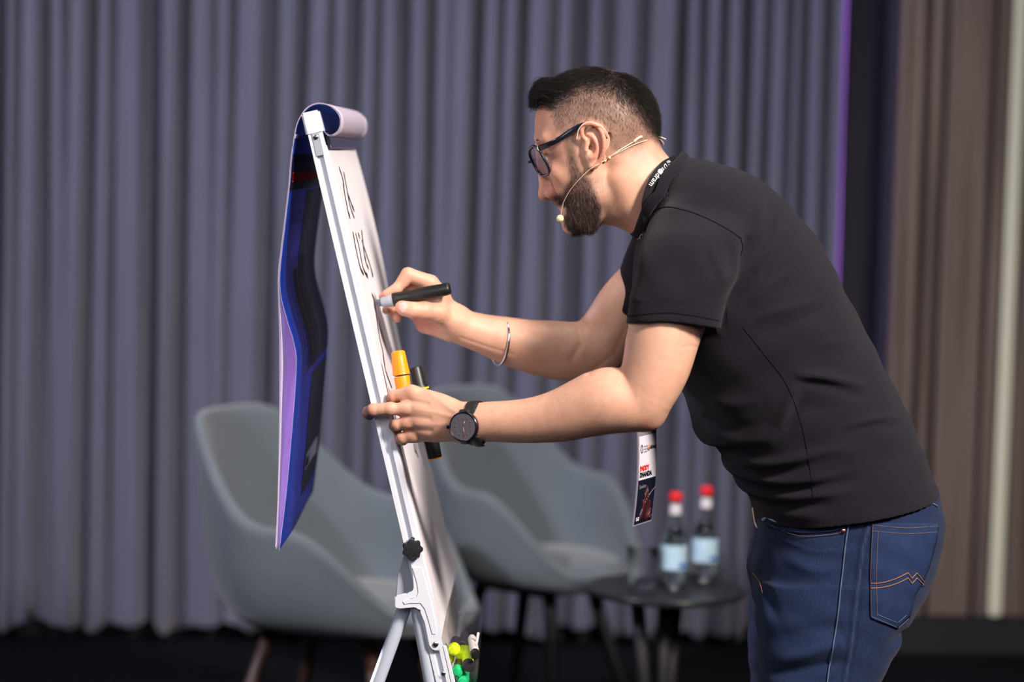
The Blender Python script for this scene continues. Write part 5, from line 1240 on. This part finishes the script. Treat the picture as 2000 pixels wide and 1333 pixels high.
bm = bmesh.new(); pts = [bpt(-.0265+.0045*math.cos(a)*.8, .031+.0065*math.sin(a), .0013) for a in [2*math.pi*k/24 for k in range(24)]]; tube(bm, pts, .0007, 6, closed=True); from_bm('emblem', bm, m_blkp, wh)
m_drd = mat('dark red print', srgb(72, 26, 28), .4)
bm = bmesh.new(); pts = [bpt(u, v, .0013) for u, v in spline([(.036, .100), (.018, .108), (-.004, .124), (-.018, .142)], 20)]; tube(bm, pts, .0005, 6, flat=([bN]*20, .4)); from_bm('print_arc', bm, mat('pale arc', srgb(150, 150, 165), .4), nv_)
for k in range(9):
    u0 = -.012+.005*k; bm = bmesh.new(); v0 = .125-.030*math.sin(k*.45+.3); pts = [bpt(u0+.003*math.sin(i*.9+k), v0+(BH-.006-v0)*i/6, .0013) for i in range(7)]; tube(bm, pts, .0010, 6); from_bm('print_stroke', bm, m_drd, nv_)
for s_, u in (('DIGITAL', -.026), ('REVIVE', -.019)): text('lettering', s_, .0075, bpt(u, BH-.008, .0013), -dn, -bx, m_white, nv_, .0001, .0002)
bm = bmesh.new(); pts = [bt0+np.array([.0035*math.cos(a), 0, .0035*math.sin(a)-.001]) for a in [2*math.pi*k/20 for k in range(20)]]; tube(bm, pts, .0007, 8, closed=True); from_bm('ring', bm, m_screw, ba)

# ---- markers
m_mk = mat('black marker barrel', srgb(20, 20, 22), .42); m_mg = mat('grey marker nose', srgb(156, 164, 176), .3); m_tipg = mat('ink stained felt', srgb(84, 92, 110), .7)
mk = empty('marker', W(740, 590, .085), 'thick black marker with grey nose held in the writing hand', 'marker', 'thick markers in the hands')
T0 = W(737, 592.5, .088); T1 = W(879, 564, .070); axm = T1-T0; LM = np.linalg.norm(axm); axm /= LM; k_ = LM/144
bm = bmesh.new(); lathe(bm, [(32*k_, .0118), (33*k_, .0126), (40*k_, .0122), (56*k_, .0103), (72*k_, .0100), (84*k_, .0112), (100*k_, .0118), (138*k_, .0106), (142*k_, .0100), (144*k_, .0085), (144*k_, 0)], T0, axm, 32); from_bm('barrel', bm, m_mk, mk, angle=50)
bm = bmesh.new(); lathe(bm, [(8*k_, .0070), (14*k_, .0098), (22*k_, .0102), (24*k_, .0110), (28*k_, .0110), (29*k_, .0116), (33*k_, .0116)], T0, axm, 28); from_bm('nose', bm, m_mg, mk, angle=30)
bm = bmesh.new(); lathe(bm, [(-1*k_, .0040), (2*k_, .0062), (9*k_, .0068)], T0, axm, 6); from_bm('felt_tip', bm, m_tipg, mk, angle=30)
m_or2 = mat('orange marker plastic', srgb(255, 148, 8), .4); m_yel = mat('yellow ring', srgb(240, 196, 20), .45)
mk2 = empty('marker', W(780, 690, -.085), 'fat orange marker with orange cap upright in the gripping hand', 'marker', 'thick markers in the hands')
a_, b_ = W(777, 685, -.085), W(794, 800, -.095); axm = b_-a_; LM = np.linalg.norm(axm); axm /= LM
bm = bmesh.new(); lathe(bm, [(0, 0), (.0005, .0085), (.003, .0112), (.020, .0125), (.040, .0142), (.0405, .012)], a_, axm, 32); from_bm('cap', bm, m_or2, mk2, angle=50)
bm = bmesh.new(); lathe(bm, [(.038, .0118), (.041, .0118), (.0415, .0095)], a_, axm, 28); from_bm('ring', bm, m_mk, mk2)
bm = bmesh.new(); lathe(bm, [(.0425, .0125), (.045, .0130), (.07, .0120), (LM, .011)], a_, axm, 28); from_bm('barrel', bm, m_or2, mk2, angle=50)
mk3 = empty('marker', W(810, 720, -.06), 'thick black marker with yellow band and orange end behind the gripping hand', 'marker', 'thick markers in the hands')
a_, b_ = W(811, 717, -.050), W(850, 897, -.058); axm = b_-a_; LM = np.linalg.norm(axm); axm /= LM
bm = bmesh.new(); lathe(bm, [(0, 0), (.0003, .010), (.003, .0112), (.030, .0118), (.034, .0145), (.060, .0142), (LM-.004, .0118), (LM-.002, .0115)], a_, axm, 32); from_bm('barrel', bm, m_mk, mk3, angle=50)
bm = bmesh.new(); lathe(bm, [(LM-.003, .0114), (LM, .0108), (LM+.0004, .0075), (LM-.002, .0070)], a_, axm, 28); from_bm('end_cap', bm, m_or2, mk3, angle=40)
bm = bmesh.new(); lathe(bm, [(.0355, .0150), (.0385, .0150)], a_, axm, 28); lathe(bm, [(0, .005), (.003, .0045)], W(826, 761, -.070), (.25, -.6, .75), 12) if False else None; from_bm('band', bm, m_yel, mk3, angle=40)

# ---- clear tray with pens on the front of the board
m_clear = clear_mat('clear acrylic', (.97, .97, .97), .15, .15, .15)
ty = empty('pen_tray', W(905, 1330, .0), 'clear plastic pen tray hooked on the lower front of the easel', 'tray')
bm = bmesh.new(); poly = [(880, 1232), (892, 1236), (905, 1262)]; 
def trayslab(pts, y0, y1, name, mm=m_clear, w_=.0022):
    bm = bmesh.new(); P_ = [W(x, y, YN) for x, y in pts]
    nr = []
    for i in range(len(P_)):
        t = P_[min(i+1, len(P_)-1)]-P_[max(i-1, 0)]; n_ = np.array([-t[2], 0, t[0]]); n_ /= np.linalg.norm(n_); nr.append(n_)
    ring_ = P_+[p+n_*w_ for p, n_ in list(zip(P_, nr))[::-1]]
    prism(bm, [p+np.array([0, y0-YN, 0]) for p in ring_], (0, y1-y0, 0)); return from_bm(name, bm, mm, ty, angle=40)
trayslab([(872, 1225), (884, 1290), (893, 1338), (900, 1344), (924, 1340), (931, 1334)]+[(934, 1322), (934, 1300)], YN+.006, YF-.03, 'tray_body')
bm = bmesh.new(); prism(bm, [W(x, y, YN+.004) for x, y in [(874, 1236), (886, 1240), (897, 1335), (930, 1331), (934, 1318), (934, 1290), (930, 1334), (926, 1341), (900, 1346), (893, 1340)]], (0, .002, 0)); from_bm('end_lip', bm, m_clear, ty, smooth=False)
pxprism([(864, 1262), (872, 1262), (892, 1345), (884, 1350)], YN-.001, YN+.004, 'hook_plate', m_alu, .001, ty)
# board corner bracket seen on the far side
pxprism([(872, 1108), (882, 1125), (906, 1240), (912, 1275), (898, 1275), (884, 1200)], YN+.02, YN+.024, 'corner_plate', m_galu, .001, ty) if False else None
def pen(x, y, yy, r, Lp, capc, bodyc, label, grp, split=.35, tilt=(0, 0), oval=1.0, cat='highlighter', clip=None, reverse=False):
    c = W(x, y, yy); e = c+np.array([tilt[0], 1.0, tilt[1]])/math.sqrt(1+tilt[0]**2+tilt[1]**2)*Lp
    r_ = empty('highlighter' if cat == 'highlighter' else 'whiteboard_marker', c, label, cat, grp); axp = (e-c)/Lp
    bm = bmesh.new()
    if capc is not None and not reverse: lathe(bm, [(0, 0), (.0003, r*.55), (.004, r*.62), (.0045, r*.85), (.008, r), (Lp*split, r*1.03)], c, axp, 8 if oval < 1 else 20)
    else: lathe(bm, [(0, 0), (.0003, r*.78), (.002, r*.9), (Lp*split, r)], c, axp, 20)
    o_ = from_bm('cap', bm, capc, r_, angle=35)
    bm = bmesh.new(); lathe(bm, [(Lp*split, r*.93), (Lp*.9, r*.9), (Lp, r*.7)], c, axp, 16); from_bm('barrel', bm, bodyc, r_, angle=40)
    return r_, axp
m_ye = mat('neon yellow plastic', srgb(222, 250, 30), .35); m_gn = mat('green plastic', srgb(30, 190, 120), .35); m_pb = mat('dark grey pen plastic', srgb(46, 42, 48), .4); m_wh = mat('white pen plastic', srgb(214, 210, 206), .35)
G = 'pens lying in the tray'
pen(886, 1272, -.05, .0098, .105, m_ye, m_pb, 'highlighter with bright yellow cap and dark barrel, topmost of the pens in the tray', G, .22, (.01, -.03))
pen(903, 1262, .02, .0085, .10, m_pb, m_pb, 'dark grey pen lying deepest in the tray behind the yellow pens', G, .5, (0.02, 0))
pen(901, 1284, -.03, .0100, .10, m_ye, m_pb, 'yellow highlighter in the middle of the tray, its dark end to the back', G, .55, (.02, .0))
r_, axp = pen(915, 1303, -.10, .0105, .115, m_pb, m_ye, 'yellow highlighter with dark oval end pointing at the viewer', G, .12, (-.05, .04), reverse=True)
pen(893, 1314, -.10, .0098, .11, m_gn, m_pb, 'highlighter with green cap below the yellow ones', G, .16, (.03, -.02))
pen(904, 1334, -.10, .0098, .11, m_gn, m_gn, 'green highlighter lowest in the tray, mostly below the other green one', G, .3, (.01, -.02))
r_, axp = pen(928.5, 1281, -.11, .0082, .115, m_mk, m_wh, 'white whiteboard marker with black end and red print, rightmost in the tray', G, .12, (-.07, .05), cat='marker', reverse=True)
bm = bmesh.new(); c = W(928.5, 1281, -.11)+axp*.035; tube(bm, [c+np.array([.001, -.0045, .0064]), c+axp*.03+np.array([.001, -.0045, .0062])], .0026, 6, flat=([(0, -.6, 1)]*2, .3)); from_bm('print', bm, m_redp, r_)
bm = bmesh.new(); c = W(930, 1262, -.05); tube(bm, [c, c+np.array([.003, .01, .02])], .0022, 8); from_bm('clip', bm, m_wh, r_)
pen(877, 1290, -.02, .0085, .10, m_ye, m_ye, 'yellow highlighter seen through the clear plastic at the rail', G, .3)
tick('all')
